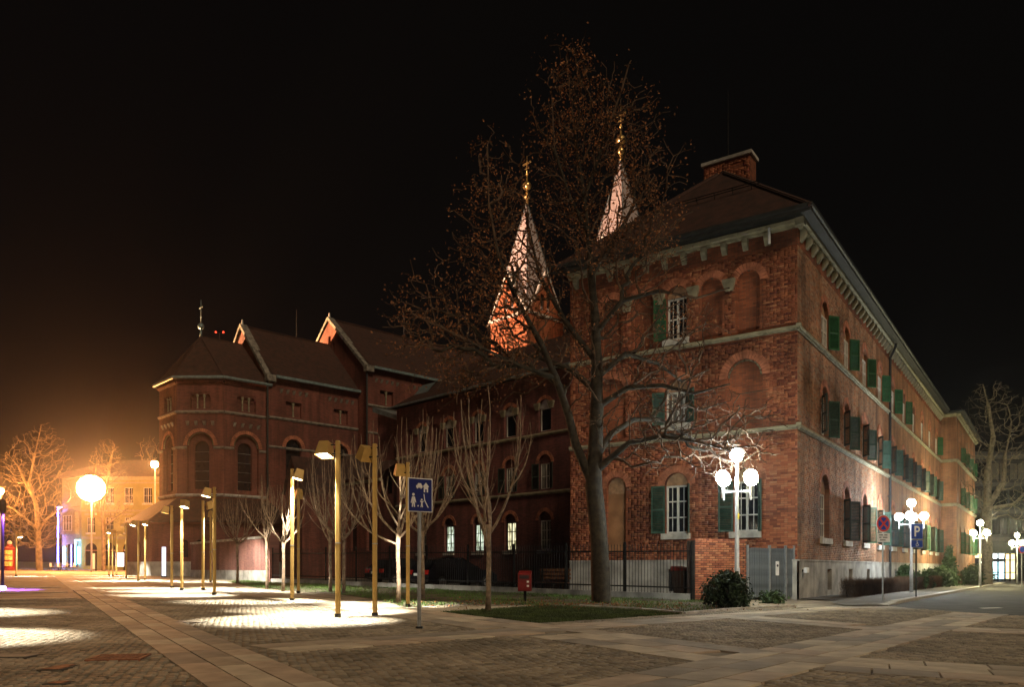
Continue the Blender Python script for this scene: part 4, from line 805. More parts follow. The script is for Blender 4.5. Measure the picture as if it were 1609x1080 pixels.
for x, y, aim, lb in [(-8.7, 10.4, (1.5, -.1), 'plaza lamp just beyond the left edge of the picture'), (-12.0, 15.2, (1.6, .2), 'second plaza lamp beyond the left edge of the picture')]:
    plaza_lamp(on_ground(x, y), 3.5, 0, aim, lb, 1500)
p = G(4, 928); bl = thing('dark_lamp', 'slim black lantern post at the left edge with violet glow', 'lamp', p)
MB().tube([(0, 0, 0), (0, 0, 2.75)], .05, 8).build('pole', 'iron', bl); MB().lathe([(.05, 2.75), (.11, 2.85), (.13, 3.1), (.09, 3.25), (.02, 3.3)], 10).build('lantern', 'iron', bl); MB().lathe([(.1, .02), (.1, .12), (.06, .14)], 10).build('base_light', 'violet_glow', bl)
vl = bpy.data.lights.new('violet_spot', 'SPOT'); vl.energy = 2200; vl.color = (.32, .1, 1.0); vl.spot_size = R(75); vl.spot_blend = .5; vl.shadow_soft_size = .06; vo = bpy.data.objects.new('violet_spot', vl); COL.objects.link(vo); vo.parent = bl; vo.location = (.16, -.05, 2.8); vo.rotation_euler = (0, R(14), 0)
# ------------------------------------------------------------------ street lights far left: floodlight, sodium lamps
def mast(px, py, Y, r, matn, label, arm=True, name='street_light'):
    c = PX(px, py, Y); b = on_ground(c.x, Y); o = thing(name, label, 'street light', b); h = c.z - b.z
    MB().tube([(0, 0.1, 0), (0, .1, h - .2), (0, 0, h + r)], [.1, .06, .05], 8).build('pole', 'galv', o)
    g = MB(); g.ball((0, 0, h), r, 16, sz=1.0); g.build('lamp_glass', matn, o, smooth=True); MB().lathe([(r * .7, .0), (r * .5, .08), (.05, .14)], 12, (0, 0, h + r * .75)).build('lamp_cap', 'iron', o); return o
mast(143, 768, 80, 1.3, 'flood', 'dazzling floodlight on a mast before the yellow house', name='floodlight_mast')
mast(243, 730, 96, .42, 'sodium', 'orange street light at the corner of the apse'); mast(0, 772, 90, .38, 'sodium', 'orange street light at the left edge')
c = PX(143, 768, 80); FL = bpy.data.lights.new('flood', 'SPOT'); FL.energy = 1250000; FL.color = (1, .60, .40); FL.spot_size = R(34); FL.spot_blend = .5; FL.shadow_soft_size = .3
fo_ = bpy.data.objects.new('flood', FL); COL.objects.link(fo_); par = bpy.data.objects['floodlight_mast']; fo_.parent = par; fo_.location = c - par.location + Vector((1.0, .4, .6))
ax = (A_ + aX * 44 + Vector((0, 0, 42)) - c).normalized(); fo_.rotation_euler = (-ax).to_track_quat('Z', 'Y').to_euler()
F2 = bpy.data.lights.new('flood_gables', 'SPOT'); F2.energy = 260000; F2.color = (1, .55, .25); F2.spot_size = R(50); F2.spot_blend = .5; F2.shadow_soft_size = .3
f2 = bpy.data.objects.new('flood_gables', F2); COL.objects.link(f2); f2.parent = par; f2.location = c - par.location + Vector((1.2, -.4, .3)); f2.rotation_euler = (-(Vector((-20, 74, 23.5)) - c).normalized()).to_track_quat('Z', 'Y').to_euler()
# ------------------------------------------------------------------ signs
def panel(name, mb, matn, parent): return mb.build(name, matn, parent)
p = G(660, 990); sg = thing('home_zone_sign', 'blue home zone road sign with white figures on a slim pole', 'sign', p, R(34)); H = 2.5
MB().tube([(0, .03, 0), (0, .03, H - .05)], .032, 10).build('pole', 'galv', sg); MB().lathe([(.07, 0), (.06, .05)], 10, (0, .03, 0)).build('foot', 'iron', sg)
bd = MB().box(-.225, .225, -.012, .004, H - .56, H).build('board', 'sign_white', sg, bevel=.004); MB().box(-.21, .21, -.015, -.011, H - .545, H - .015).build('blue_field', 'sign_navy', bd)
ic = MB(); y0, y1 = -.019, -.0155; Z = H - .56
def I(poly): ic.prism(poly, y0, y1)
I([(.06, Z + .33), (.06, Z + .42), (.04, Z + .42), (.10, Z + .49), (.16, Z + .42), (.14, Z + .42), (.14, Z + .33), (.115, Z + .33), (.115, Z + .38), (.085, Z + .38), (.085, Z + .33)])
I([(-.08, Z + .40), (-.08, Z + .44), (-.06, Z + .44), (-.045, Z + .475), (.01, Z + .475), (.025, Z + .44), (.035, Z + .44), (.035, Z + .40)]); I([(-.065, Z + .385), (-.045, Z + .385), (-.045, Z + .4), (-.065, Z + .4)]); I([(0, Z + .385), (.02, Z + .385), (.02, Z + .4), (0, Z + .4)])
I([(-.16, Z + .08), (-.14, Z + .08), (-.13, Z + .15), (-.12, Z + .08), (-.10, Z + .08), (-.11, Z + .19), (-.09, Z + .15), (-.08, Z + .16), (-.105, Z + .25), (-.155, Z + .25), (-.18, Z + .15), (-.165, Z + .14), (-.15, Z + .19)]); ic.lathe([(.024, 0), (.024, .0035)], 10, M=Matrix.Translation((-.13, -.0155, Z + .285)) @ Matrix.Rotation(R(90), 4, 'X'))
I([(-.0, Z + .08), (.015, Z + .08), (.022, Z + .12), (.03, Z + .08), (.045, Z + .08), (.035, Z + .15), (.06, Z + .18), (.05, Z + .19), (.03, Z + .175), (-.0, Z + .19), (-.01, Z + .175), (.015, Z + .155)]); ic.lathe([(.016, 0), (.016, .0035)], 10, M=Matrix.Translation((.022, -.0155, Z + .205)) @ Matrix.Rotation(R(90), 4, 'X')); ic.lathe([(.014, 0), (.014, .0035)], 8, M=Matrix.Translation((-.045, -.0155, Z + .1)) @ Matrix.Rotation(R(90), 4, 'X'))
I([(.055, Z + .30), (.07, Z + .30), (.085, Z + .2), (.15, Z + .08), (.135, Z + .075), (.07, Z + .19)]); ic.build('pictogram', 'sign_white', bd)
disc = lambda r, y: MB().lathe([(r, 0), (r, .003)], 28, M=Matrix.Translation((0, y, 0)) @ Matrix.Rotation(R(90), 4, 'X'))
p = G(1388, 945); ns = thing('no_stopping_sign', 'round no stopping sign with red cross above a white plate', 'sign', p, R(18)); zc = 2.76
MB().tube([(0, .03, 0), (0, .03, 3.0)], .03, 10).build('pole', 'galv', ns)
db = MB().lathe([(.305, -.004), (.305, .004)], 28, M=Matrix.Translation((0, .0, zc)) @ Matrix.Rotation(R(90), 4, 'X')).build('disc', 'sign_white', ns)
for r, y, m_, nm in ((.295, -.006, 'sign_red', 'red_ring'), (.225, -.0095, 'sign_blue', 'blue_disc')): disc(r, y).build(nm, m_, db).location = (0, 0, zc)
for a in (45, -45): MB().box(-.225, .225, -.0165 - .002 * (a > 0), -.0135, -.035, .035, M=Matrix.Rotation(R(a), 4, 'Y')).build('cross_bar', 'sign_red', db).location = (0, 0, zc)
pl = MB().box(-.29, .29, -.008, .0, 2.1, 2.42).build('text_plate', 'sign_white', ns, bevel=.002); tx = MB()
for r, ws in enumerate(([.2, .16], [.12, .22], [.26])):
    x = -sum(ws) / 2 - .02
    for w in ws:
        n = int(w / .035)
        for i in range(n): tx.box(x + i * .035, x + i * .035 + .022, -.0115, -.009, 2.33 - r * .09, 2.38 - r * .09)
        x += w + .04
tx.build('text_line', 'ink', pl)
p = G(1452, 943); p = p + V * .25; ps = thing('parking_sign', 'blue parking sign with disabled badge plate on dark pole', 'sign', on_ground(p.x, p.y), R(20)); zc = 2.65
MB().tube([(0, .03, 0), (0, .03, 2.9)], .03, 10).build('pole', 'bin_dark', ps)
b1 = MB().box(-.29, .29, -.01, 0, 2.3, 2.9).build('board', 'sign_white', ps, bevel=.003); MB().box(-.28, .28, -.0135, -.0105, 2.31, 2.89).build('blue_field', 'sign_blue', b1); LP = MB().box(-.13, -.05, -.017, -.0142, 2.40, 2.80); LP.prism([(.03 + r * math.sin(t) * 1.0 if 0 else .02 + r * math.cos(t), 2.68 + r * math.sin(t)) for r, ts in ((.12, [R(-90 + 15 * i) for i in range(13)]), (.055, [R(90 - 15 * i) for i in range(13)])) for t in ts], -.017, -.0142); LP.box(-.05, .02, -.017, -.0142, 2.735, 2.80); LP.box(-.05, .02, -.017, -.0142, 2.56, 2.625); LP.build('lettering', 'sign_white', b1)
b2 = MB().box(-.29, .29, -.01, 0, 1.98, 2.27).build('lower_plate', 'sign_white', ps, bevel=.003); MB().box(-.28, .28, -.0135, -.0105, 1.99, 2.26).build('blue_field', 'sign_blue', b2)
wc = MB(); wc.ball((0, -.016, 2.225), .018, 8); wc.tube([(0, -.016, 2.2), (.0, -.016, 2.12), (.06, -.016, 2.115), (.085, -.016, 2.05)], .011, 5); wc.tube([(0, -.016, 2.165), (.05, -.016, 2.165)], .009, 5); wc.tube([(.05 * math.cos(a) - .005, -.016, 2.08 + .05 * math.sin(a)) for a in [R(120 + 25 * i) for i in range(11)]], .009, 5); wc.build('wheelchair_symbol', 'sign_white', b2)
p = PX(1606, 880, 58); s3 = thing('far_round_sign', 'round road sign cut by the right edge of the picture', 'sign', on_ground(p.x, 58), R(15)); MB().tube([(0, .03, 0), (0, .03, 3.0)], .03, 8).build('pole', 'galv', s3); d3 = disc(.3, -.005).build('disc', 'sign_red', s3); d3.location = (0, 0, 2.8); disc(.22, -.009).build('blue_disc', 'sign_blue', d3)
# ------------------------------------------------------------------ bins, car, bench
p = G(825, 946); rb = thing('waste_bin', 'red metal waste bin on a short post in front of the fence', 'bin', p, R(-10))
MB().box(-.04, .04, -.03, .03, 0, .9).build('post', 'iron', rb); bb = MB().add([(-.2, -.17, .32), (.2, -.17, .32), (.2, .1, .32), (-.2, .1, .32), (-.2, -.17, .85), (.2, -.17, .85), (.2, .1, .95), (-.2, .1, .95)], [(0, 3, 2, 1), (0, 1, 5, 4), (1, 2, 6, 5), (2, 3, 7, 6), (3, 0, 4, 7), (4, 5, 6, 7)]).build('bin_body', 'bin_red', rb, bevel=.015)
MB().box(-.14, .14, -.178, -.168, .70, .8).build('slot', 'ink', bb)
for z in (.45, .58): MB().box(.08, .15, -.176, -.169, z, z + .06).build('sticker', 'sign_white', bb)
wbn = thing('wheelie_bin', 'dark wheeled rubbish bin with red lid behind the fence', 'bin', on_ground(6.02, 27.75), R(35))
MB().add([(-.22, -.25, .06), (.22, -.25, .06), (.22, .25, .06), (-.22, .25, .06), (-.28, -.33, 1.0), (.28, -.33, 1.0), (.28, .33, 1.0), (-.28, .33, 1.0)], [(0, 1, 5, 4), (1, 2, 6, 5), (2, 3, 7, 6), (3, 0, 4, 7), (0, 3, 2, 1), (4, 5, 6, 7)]).build('bin_body', 'bin_dark', wbn, bevel=.02)
MB().add([(-.3, -.36, 1.0), (.3, -.36, 1.0), (.3, .36, 1.0), (-.3, .36, 1.0), (-.27, -.3, 1.08), (.27, -.3, 1.08), (.27, .34, 1.16), (-.27, .34, 1.16)], [(0, 1, 5, 4), (1, 2, 6, 5), (2, 3, 7, 6), (3, 0, 4, 7), (4, 5, 6, 7)]).build('lid', 'bin_red', wbn, bevel=.02)
for s in (-1, 1): MB().lathe([(.1, -.03), (.1, .03)], 14, M=Matrix.Translation((s * .25, .25, .1)) @ Matrix.Rotation(R(90), 4, 'Y')).build('wheel', 'tyre', wbn)
def car(pos, rz, label):
    o = thing('parked_car', label, 'car', pos, rz, 'cars parked in the courtyard')
    prof = [(-2.05, .35), (-2.1, .62), (-2.02, .92), (-1.6, .98), (.75, .95), (1.75, .82), (2.05, .62), (2.1, .35), (1.72, .28), (1.62, .48), (1.38, .6), (1.14, .48), (1.04, .28), (-.98, .28), (-1.08, .48), (-1.32, .6), (-1.56, .48), (-1.66, .28)]
    MB().prism(prof, -.83, .83).build('body', 'car_paint', o); cab = [(-1.95, .9), (-1.5, 1.36), (-1.0, 1.46), (.1, 1.45), (1.05, .93)]
    mb = MB(); n = len(cab); sc = lambda z: .80 - .22 * max(0, (z - .9)) / .56
    mb.add([(x, -sc(z), z) for x, z in cab] + [(x, sc(z), z) for x, z in cab], [tuple(range(n)), tuple(reversed(range(n, 2 * n)))] + [(i, i + 1, n + i + 1, n + i) for i in range(n - 1)]); cb = mb.build('cabin', 'car_paint', o)
    for s in (-1, 1):
        def w(x, z, e=.012): return (x, s * (sc(z) + e), z)
        MB().add([w(-1.6, .98), w(-1.28, 1.34), w(-.95, 1.4), w(-.42, 1.4), w(-.42, .98)], [(0, 1, 2, 3, 4)]).build('side_window', 'glass', cb); MB().add([w(-.34, .98), w(-.34, 1.4), w(.08, 1.38), w(.8, .98)], [(0, 1, 2, 3)]).build('side_window', 'glass', cb)
        MB().box(-2.11, -2.03, s * .6 - .17, s * .6 + .17, .68, .88).build('tail_light', 'tail_red', o)
        for x in (-1.32, 1.38):
            M = Matrix.Translation((x, s * .75, .3)) @ Matrix.Rotation(R(90), 4, 'X'); t_ = MB().lathe([(.22, -.1), (.3, -.09), (.31, 0), (.3, .09), (.22, .1)], 18, M=M).build('wheel', 'tyre', o); rm = MB(); rm.lathe([(.2, -.02), (.2, .02)], 16, M=Matrix.Translation((x, s * .845, .3)) @ Matrix.Rotation(R(90), 4, 'X'))
            for k in range(5): rm.box(-.025, .025, -.015, .015, .02, .19, M=Matrix.Translation((x, s * .865, .3)) @ Matrix.Rotation(R(72 * k), 4, 'Y'))
            rm.build('rim', 'rim', t_)
        MB().box(.55, .72, s * .92 - .09, s * .92 + .09, .95, 1.07).build('mirror', 'car_paint', o, bevel=.02)
    MB().add([(-1.97, -.62, .96), (-1.97, .62, .96), (-1.56, .52, 1.33), (-1.56, -.52, 1.33)], [(0, 1, 2, 3)]).build('rear_window', 'glass', cb)
    pt = MB().box(-2.125, -2.10, -.26, .26, .62, .74).build('number_plate', 'plate_white', o)
    MB().box(-2.14, -2.06, -.84, .84, .34, .5).build('bumper', 'car_paint', o, bevel=.03)
p = PX(712, 900, 37.3); car(on_ground(p.x, 37.3), RC, 'dark parked car nearer the fence, its tail towards the square')
p = PX(635, 900, 44); car(on_ground(p.x, 44), RC + R(4), 'second dark parked car deeper in the courtyard behind the young trees')
p = PX(866, 900, 31.5); bn = thing('garden_bench', 'wooden slat bench in the shade behind the iron fence', 'bench', on_ground(p.x, 31.5), R(-43))
for i in range(3): MB().box(-.8, .8, -.2 + i * .13, -.1 + i * .13, .43, .46).build('seat_slat', 'wood', bn)
for z in (.58, .74, .9): MB().box(-.8, .8, .24, .27, z, z + .1).build('back_slat', 'wood', bn)
for s in (-1, 1): mb = MB(); mb.box(s * .65 - .03, s * .65 + .03, -.2, -.15, 0, .43); mb.box(s * .65 - .03, s * .65 + .03, .2, .25, 0, 1.0); mb.build('leg', 'iron', bn)
# ------------------------------------------------------------------ trees
class Tree:
    def __init__(s, base): s.p = [Vector(base)]; s.par = [-1]; s.len = [0.0]; s.fix = {0: None}
    def path(s, pts, rad=None, start=0):
        j = start
        for i, q in enumerate(pts):
            a = s.p[j]; q = Vector(q); n = max(1, int((q - a).length / .4))
            for k in range(1, n + 1):
                s.p.append(a.lerp(q, k / n)); s.par.append(j); s.len.append(s.len[j] + (q - a).length / n); j = len(s.p) - 1
                if rad: s.fix[j] = rad[i]
        return j
    def nearest(s, q):
        q = Vector(q); return min(range(len(s.p)), key=lambda i: (s.p[i] - q).length)
    def grow(s, targets, bf=.35, step=.4, jit=.06, droop=0.0, r=random):
        n0 = len(s.p); cap = n0 + len(targets) * 30; A = np.zeros((cap, 3)); Ln = np.zeros(cap); A[:n0] = [tuple(p) for p in s.p]; Ln[:n0] = s.len; n = n0
        T = np.array(targets); dd = np.array([np.min(np.linalg.norm(A[:n0] - t, axis=1)) for t in T]); s.tips = []
        for ti in np.argsort(dd):
            t = T[ti]; d = np.linalg.norm(A[:n] - t, axis=1); j = int(np.argmin(d + bf * Ln[:n])); L = d[j]
            if L < .12: continue
            k = max(2, int(L / step)); a = A[j].copy(); pj = s.par[j]; dr = (A[j] - A[pj]) if pj >= 0 else np.array([0, 0, 1.]); dr = dr / (np.linalg.norm(dr) + 1e-6)
            prev = j
            for m in range(1, k + 1):
                u = m / k; q = a + (t - a) * u + dr * (L * .28 * u * (1 - u)) + rng.normal(0, jit * min(1, L), 3) * (u < 1); q[2] -= droop * L * u * (1 - u)
                if n >= cap: break
                A[n] = q; s.p.append(Vector(q)); s.par.append(prev); Ln[n] = Ln[prev] + np.linalg.norm(q - A[prev]); s.len.append(Ln[n]); prev = n; n += 1
            s.tips.append(prev)
    def meshes(s, rbase, tip, e=2.35, thr=.05, minr=0):
        n = len(s.p); ch = [[] for _ in range(n)]
        for i in range(1, n): ch[s.par[i]].append(i)
        rr = np.zeros(n)
        for i in range(n - 1, -1, -1): rr[i] = tip if not ch[i] else sum(rr[c] ** e for c in ch[i]) ** (1 / e)
        al = math.log(rbase / tip) / math.log(max(1.01, rr[0] / tip)); rr = tip * (rr / tip) ** al
        for i, f in s.fix.items():
            if f: rr[i] = f
        s.r = rr; big, small = MB(), MB(); stack = [(0, None)]
        while stack:
            st_, pre = stack.pop(); chain = [pre, st_] if pre is not None else [st_]; cur = st_
            while ch[cur]:
                c = sorted(ch[cur], key=lambda q: -rr[q])
                for o in c[1:]: stack.append((o, cur))
                cur = c[0]; chain.append(cur)
            if len(chain) < 2: continue
            R0 = [rr[i] for i in chain]
            if pre is not None: R0[0] = min(R0[0], R0[1] * 1.25)
            cut = next((i for i, q in enumerate(R0) if q < thr), len(chain))
            if cut > 1: big.tube([s.p[i] for i in chain[:cut + 1]], R0[:cut + 1], 9 if R0[0] > .12 else 6, cap=False)
            if cut < len(chain): a = max(0, cut - 1) if cut > 1 else 0; small.tube([s.p[i] for i in chain[a:]], R0[a:], 5 if R0[a] > .02 else 3, cap=False)
        return big, small
def leaves(cent, n, spread, size, matn, name, parent, elong=1.6):
    C = np.array(cent); k = rng.integers(0, len(C), n); P = C[k] + rng.normal(0, spread, (n, 3)); a = rng.normal(0, 1, (n, 3)); a /= np.linalg.norm(a, axis=1)[:, None]; b = np.cross(a, rng.normal(0, 1, (n, 3))); b /= np.linalg.norm(b, axis=1)[:, None]; sz = rng.uniform(.6, 1.3, n)[:, None] * size
    v = np.stack([P - a * sz * elong / 2, P + b * sz / 2, P + a * sz * elong / 2, P - b * sz / 2], 1).reshape(-1, 3)
    me = bpy.data.meshes.new(name); me.from_pydata(v.tolist(), [], [(4 * i, 4 * i + 1, 4 * i + 2, 4 * i + 3) for i in range(n)]); me.materials.append(MAT[matn]); o = link(name, me, parent); o['kind'] = 'stuff'; return o
def env_points(n, prof, Y, z_to_px=True, seed=1, depth=.8):     # prof: (py, left px, right px)
    r = np.random.default_rng(seed); pr = np.array(prof, float); out = []
    w = pr[:, 2] - pr[:, 1]
    while len(out) < n:
        py = r.uniform(pr[0, 0], pr[-1, 0]); l = np.interp(py, pr[:, 0], pr[:, 1]); rr_ = np.interp(py, pr[:, 0], pr[:, 2])
        if r.random() > (rr_ - l) / w.max(): continue
        t = r.uniform(0, 2 * math.pi); q = math.sqrt(r.uniform(.05, 1)); px = (l + rr_) / 2 + q * math.cos(t) * (rr_ - l) / 2; dy = q * math.sin(t) * (rr_ - l) / 2 / F_PX * Y * depth
        p = PX(px, py, Y); out.append((p.x, Y + dy, p.z))
    return out
def L_(pts, Y, dys=None): return [PX(px, py, Y) + Vector((0, (dys[i] if dys else 0), 0)) for i, (px, py) in enumerate(pts)]
# the big half bare tree
Yb = G(945, 948).y
T = Tree(G(945, 948) + Vector((0, 0, -.1)))
e0 = T.path(L_([(944, 900), (941, 840), (936, 790), (933, 765)], Yb), [.30, .27, .27, .27])
lead = T.path(L_([(936, 700), (938, 640), (938, 570), (936, 500), (930, 430), (926, 360), (916, 280), (905, 200), (897, 130), (891, 75)], Yb, [0, 0, 0, .1, .2, .3, .3, .4, .4, .4]), [.23, .21, .18, .15, .12, .09, .065, .045, .03, .015], e0)
T.path(L_([(905, 700), (893, 655), (872, 600), (845, 545), (812, 490), (785, 430), (770, 350), (768, 260)], Yb, [0, -.2, -.5, -.8, -1, -1.2, -1.2, -1.2]), [.14, .125, .11, .095, .075, .055, .035, .02], e0)
def br(at, pts, dys, rad): T.path(L_(pts, Yb, dys), rad, T.nearest(PX(at[0], at[1], Yb)))
br((934, 750), [(958, 722), (985, 700), (1030, 694), (1075, 703), (1120, 716), (1160, 712)], [-.2, -.5, -.9, -1.2, -1.3, -1.3], [.10, .085, .07, .055, .04, .025])
br((936, 720), [(962, 680), (1000, 655), (1045, 652), (1085, 672), (1120, 690)], [.2, .5, .8, 1.0, 1.2], [.10, .085, .065, .045, .03])
br((938, 650), [(985, 612), (1035, 612), (1080, 630), (1130, 618)], [-.2, -.5, -1, -1.2], [.09, .07, .05, .03])
br((938, 590), [(985, 552), (1040, 560), (1085, 585), (1135, 560)], [.3, .8, 1.2, 1.6], [.085, .065, .045, .03])
br((936, 520), [(975, 478), (1030, 468), (1080, 490), (1125, 480)], [-.3, -.6, -1.2, -1.5], [.08, .06, .04, .025])
br((930, 430), [(965, 375), (1000, 310), (1035, 260)], [.3, .5, .6], [.07, .05, .025]); br((926, 370), [(895, 320), (870, 250), (865, 160)], [-.3, -.5, -.6], [.06, .045, .02]); br((920, 300), [(950, 220), (975, 150), (985, 115)], [-.2, -.4, -.4], [.05, .035, .02])
br((938, 620), [(900, 575), (850, 548), (790, 535), (720, 505), (660, 470)], [.5, 1.0, 1.4, 1.6, 1.8], [.10, .08, .06, .04, .025]); br((936, 560), [(890, 500), (850, 420), (830, 330), (820, 270)], [.4, .8, 1, 1], [.09, .07, .045, .025]); br((872, 600), [(820, 590), (760, 570), (700, 545), (660, 530)], [-1, -1.6, -2, -2.2], [.06, .045, .03, .02])
lobes = [(1500, [(92, 882, 902), (125, 864, 945), (170, 852, 1004), (220, 850, 1022), (290, 866, 1050), (340, 876, 1058), (400, 880, 1060)], 61), (1600, [(198, 766, 778), (240, 752, 798), (300, 735, 826), (360, 715, 850), (430, 692, 885), (475, 640, 900), (540, 642, 900), (600, 690, 895)], 62), (1100, [(400, 885, 1078), (470, 880, 1098), (540, 885, 1130), (600, 890, 1150), (650, 905, 1178), (700, 960, 1190), (725, 1010, 1185)], 63)]
pts = []
for n_, pr_, sd2 in lobes:                       # twigs and leaves come in clumps with gaps between
    cen = np.array(env_points(int(n_ / 18), pr_, Yb, seed=sd2, depth=.7)); k_ = np.random.default_rng(sd2).integers(0, len(cen), n_); q3 = cen[k_] + np.random.default_rng(sd2 + 9).normal(0, 1, (n_, 3)) * np.array([.42, .42, .38]); pts += [tuple(v) for v in q3 if v[2] < PX(0, 58, Yb).z]
T.grow(pts, bf=.30, step=.33, jit=.08, droop=.04)
low = [tuple(PX(x, y, Yb) + Vector((0, d, 0))) for x, y, d in zip(rng.uniform(1040, 1200, 260), rng.uniform(640, 742, 260), rng.normal(-1.0, .8, 260))]; tt = list(T.tips); T.grow(low, bf=.25, step=.25, jit=.09); T.tips = tt
big, small = T.meshes(.30, .012, thr=.045)
bt = thing('large_tree', 'tall half bare tree with brown leaves in front of the brick gable', 'tree', (0, 0, 0)); big.build('trunk', 'bark', bt, smooth=True); small.build('crown', 'bark_twig', bt)
tips = [T.p[i] for i in T.tips]; up = [tuple(p) for p in tips if p.z > 5.6 and (p.z > 8.5 or p.x < 2.2 or random.random() < .25)]
leaves(up, 12000, .12, .052, 'leaf_brown', 'leaves', bt)
# young vase shaped trees
def vase(px, by, fork, top, spread, seed, label, matn='bark_young', ns=15):
    r = random.Random(seed); b = G(px, by); k = b.y / F_PX; zf = (by - fork) * k; H = (by - top) * k; W = spread * k
    o = thing('young_tree', label, 'tree', b, 0, 'young vase shaped trees on the plaza'); tr = MB(); tr.tube([(0, 0, -.05), (.01, .01, zf * .3), (r.uniform(-.02, .02), 0, zf * .7), (0, 0, zf), (0, 0, zf + .15)], [.075, .06, .055, .07, .06], 9); tr.build('trunk', matn, o, smooth=True)
    c = MB(); nl = r.randint(5, 7)
    def shoot(P0, a, rad, h, r0, kids):
        n = 10; P = []; ph, am = r.uniform(0, 6), r.uniform(.02, .07); wv_ = Vector((-math.sin(a), math.cos(a), 0)); wx = r.uniform(-.12, .12); pw = r.uniform(1.5, 2.4); jx = jy = 0
        for m in range(n + 1):
            u = m / n; rr_ = rad * (1 - (1 - u) ** pw); jx += r.uniform(-.022, .022); jy += r.uniform(-.022, .022)
            P.append(P0 + Vector((math.cos(a) * rr_ + jx, math.sin(a) * rr_ + jy, h * (.7 * u + .3 * u * u))) + wv_ * (am * math.sin(ph + 5 * u) + wx * u))
        c.tube(P, [r0 * (1 - .85 * m / n) + .003 for m in range(n + 1)], 5, cap=False)
        for m in range(kids):
            j = r.randint(2, n - 2); q0 = P[j]; d = (P[j + 1] - P[j - 1]).normalized(); sd_ = Vector((r.uniform(-1, 1), r.uniform(-1, 1), r.uniform(-.1, .4))).normalized(); l = r.uniform(.25, 1.0) * (1.1 - .7 * j / n); ra = r0 * .38 * (1 - .5 * j / n)
            Q = [q0, q0 + (d * .5 + sd_ * .55) * l * .4, q0 + (d * .8 + sd_ * .7) * l * .75 + Vector((r.uniform(-.03, .03), r.uniform(-.03, .03), .08 * l)), q0 + (d * 1.0 + sd_ * .75 + Vector((0, 0, .25))) * l]; c.tube(Q, [ra, ra * .8, ra * .5, .0025], 4, cap=False)
            if r.random() < .6: e_ = Q[2]; c.tube([e_, e_ + (sd_.cross(d) * r.choice((-1, 1)) * .4 + Vector((0, 0, .5))) * l * .4], [ra * .5, .0025], 3, cap=False)
        return P
    for i in range(nl):
        a = 2 * math.pi * i / nl + r.uniform(-.45, .45); q = r.uniform(.3, 1.0); z0 = zf - r.uniform(.0, .35); h = (H - z0) * (1 - .3 * q * q) * r.uniform(.7, 1.0)
        P = shoot(Vector((0, 0, z0)), a, W * q, h, .036, r.randint(3, 6))
        for m in range(r.randint(1, 3)):
            j = r.randint(1, 4); a2 = a + r.uniform(-1.1, 1.1); shoot(P[j], a2, W * r.uniform(.15, .55), (H - P[j].z) * r.uniform(.55, .95), .022, r.randint(2, 5))
    c.build('crown', matn, o); return o
for a in [(626, 950, 838, 628, 100, 1, 'young vase tree with white lit trunk beside the blue sign'), (767, 962, 835, 592, 95, 2, 'young vase tree nearest the triangular lawn'), (664, 944, 826, 640, 75, 3, 'young vase tree hidden behind the pole of the blue sign'),
          (519, 931, 840, 690, 58, 4, 'pale young vase tree left of the nearest ochre lamp'), (540, 933, 838, 700, 60, 5, 'dark young vase tree right of the nearest ochre lamp'), (445, 930, 849, 735, 48, 6, 'young vase tree beside the pole of the glowing lamp'), (419.5, 926, 842, 738, 46, 7, 'young vase tree at the right end of the garden wall'), (373, 918, 852, 770, 38, 8, 'small young vase tree in front of the garden wall')]: vase(*a)
# far bare trees
def bare(px, by, Y, prof, limbs, rbase, n, matn, label, seed, tip=.014, name='bare_tree', step=.8, base=None):
    p = PX(px, by, Y); b = on_ground(p.x, Y); t = Tree(b)
    for at, pts, rad in limbs:
        if at is None: t.path(L_(pts, Y), rad, 0)
        else: t.path(L_(pts, Y, [seed % 3 - 1 + .4 * i for i in range(len(pts))]), rad, t.nearest(PX(at[0], at[1], Y)))
    t.grow(env_points(n, prof, Y, seed=seed), bf=.3, step=step, jit=.12); bg_, sm = t.meshes(rbase, tip, thr=.09); o = thing(name, label, 'tree', (0, 0, 0), group='bare trees far off'); bg_.build('trunk', matn, o, smooth=True); sm.build('crown', matn, o); return o
bare(62, 897, 92, [(664, 66, 80), (690, 20, 100), (730, -12, 115), (780, -20, 118), (830, -10, 122), (862, 15, 90)], [(None, [(61, 865), (59, 820), (57, 795)], [.36, .29, .26]), ((57, 795), [(54, 760), (60, 715), (66, 672)], [.19, .12, .05]), ((57, 790), [(46, 755), (34, 735), (12, 712)], [.15, .10, .05]), ((59, 830), [(42, 812), (24, 800), (5, 795)], [.14, .10, .05]), ((60, 835), [(80, 818), (102, 800), (128, 796)], [.14, .10, .05])], .36, 1900, 'bark_plane', 'big bare plane tree lit yellow by the street light at left', 21, tip=.012)
bare(163, 893, 98, [(690, 155, 178), (715, 140, 195), (760, 132, 205), (800, 135, 210), (825, 150, 200)], [(None, [(163, 865), (162, 830), (161, 800)], [.26, .22, .19]), ((161, 800), [(168, 760), (172, 720), (175, 698)], [.22, .15, .06]), ((161, 805), [(150, 765), (148, 730)], [.16, .07]), ((162, 830), [(180, 815), (198, 800)], [.12, .06])], .28, 1000, 'bark_plane', 'bare plane tree beside the dazzling floodlight', 22, tip=.012)
bare(236, 893, 130, [(683, 225, 260), (710, 205, 275), (750, 215, 275)], [(None, [(238, 840), (240, 780), (240, 740)], [.4, .3, .2])], .4, 160, 'bark_plane', 'bare tree top showing over the yellow house beside the apse', 23, tip=.025)
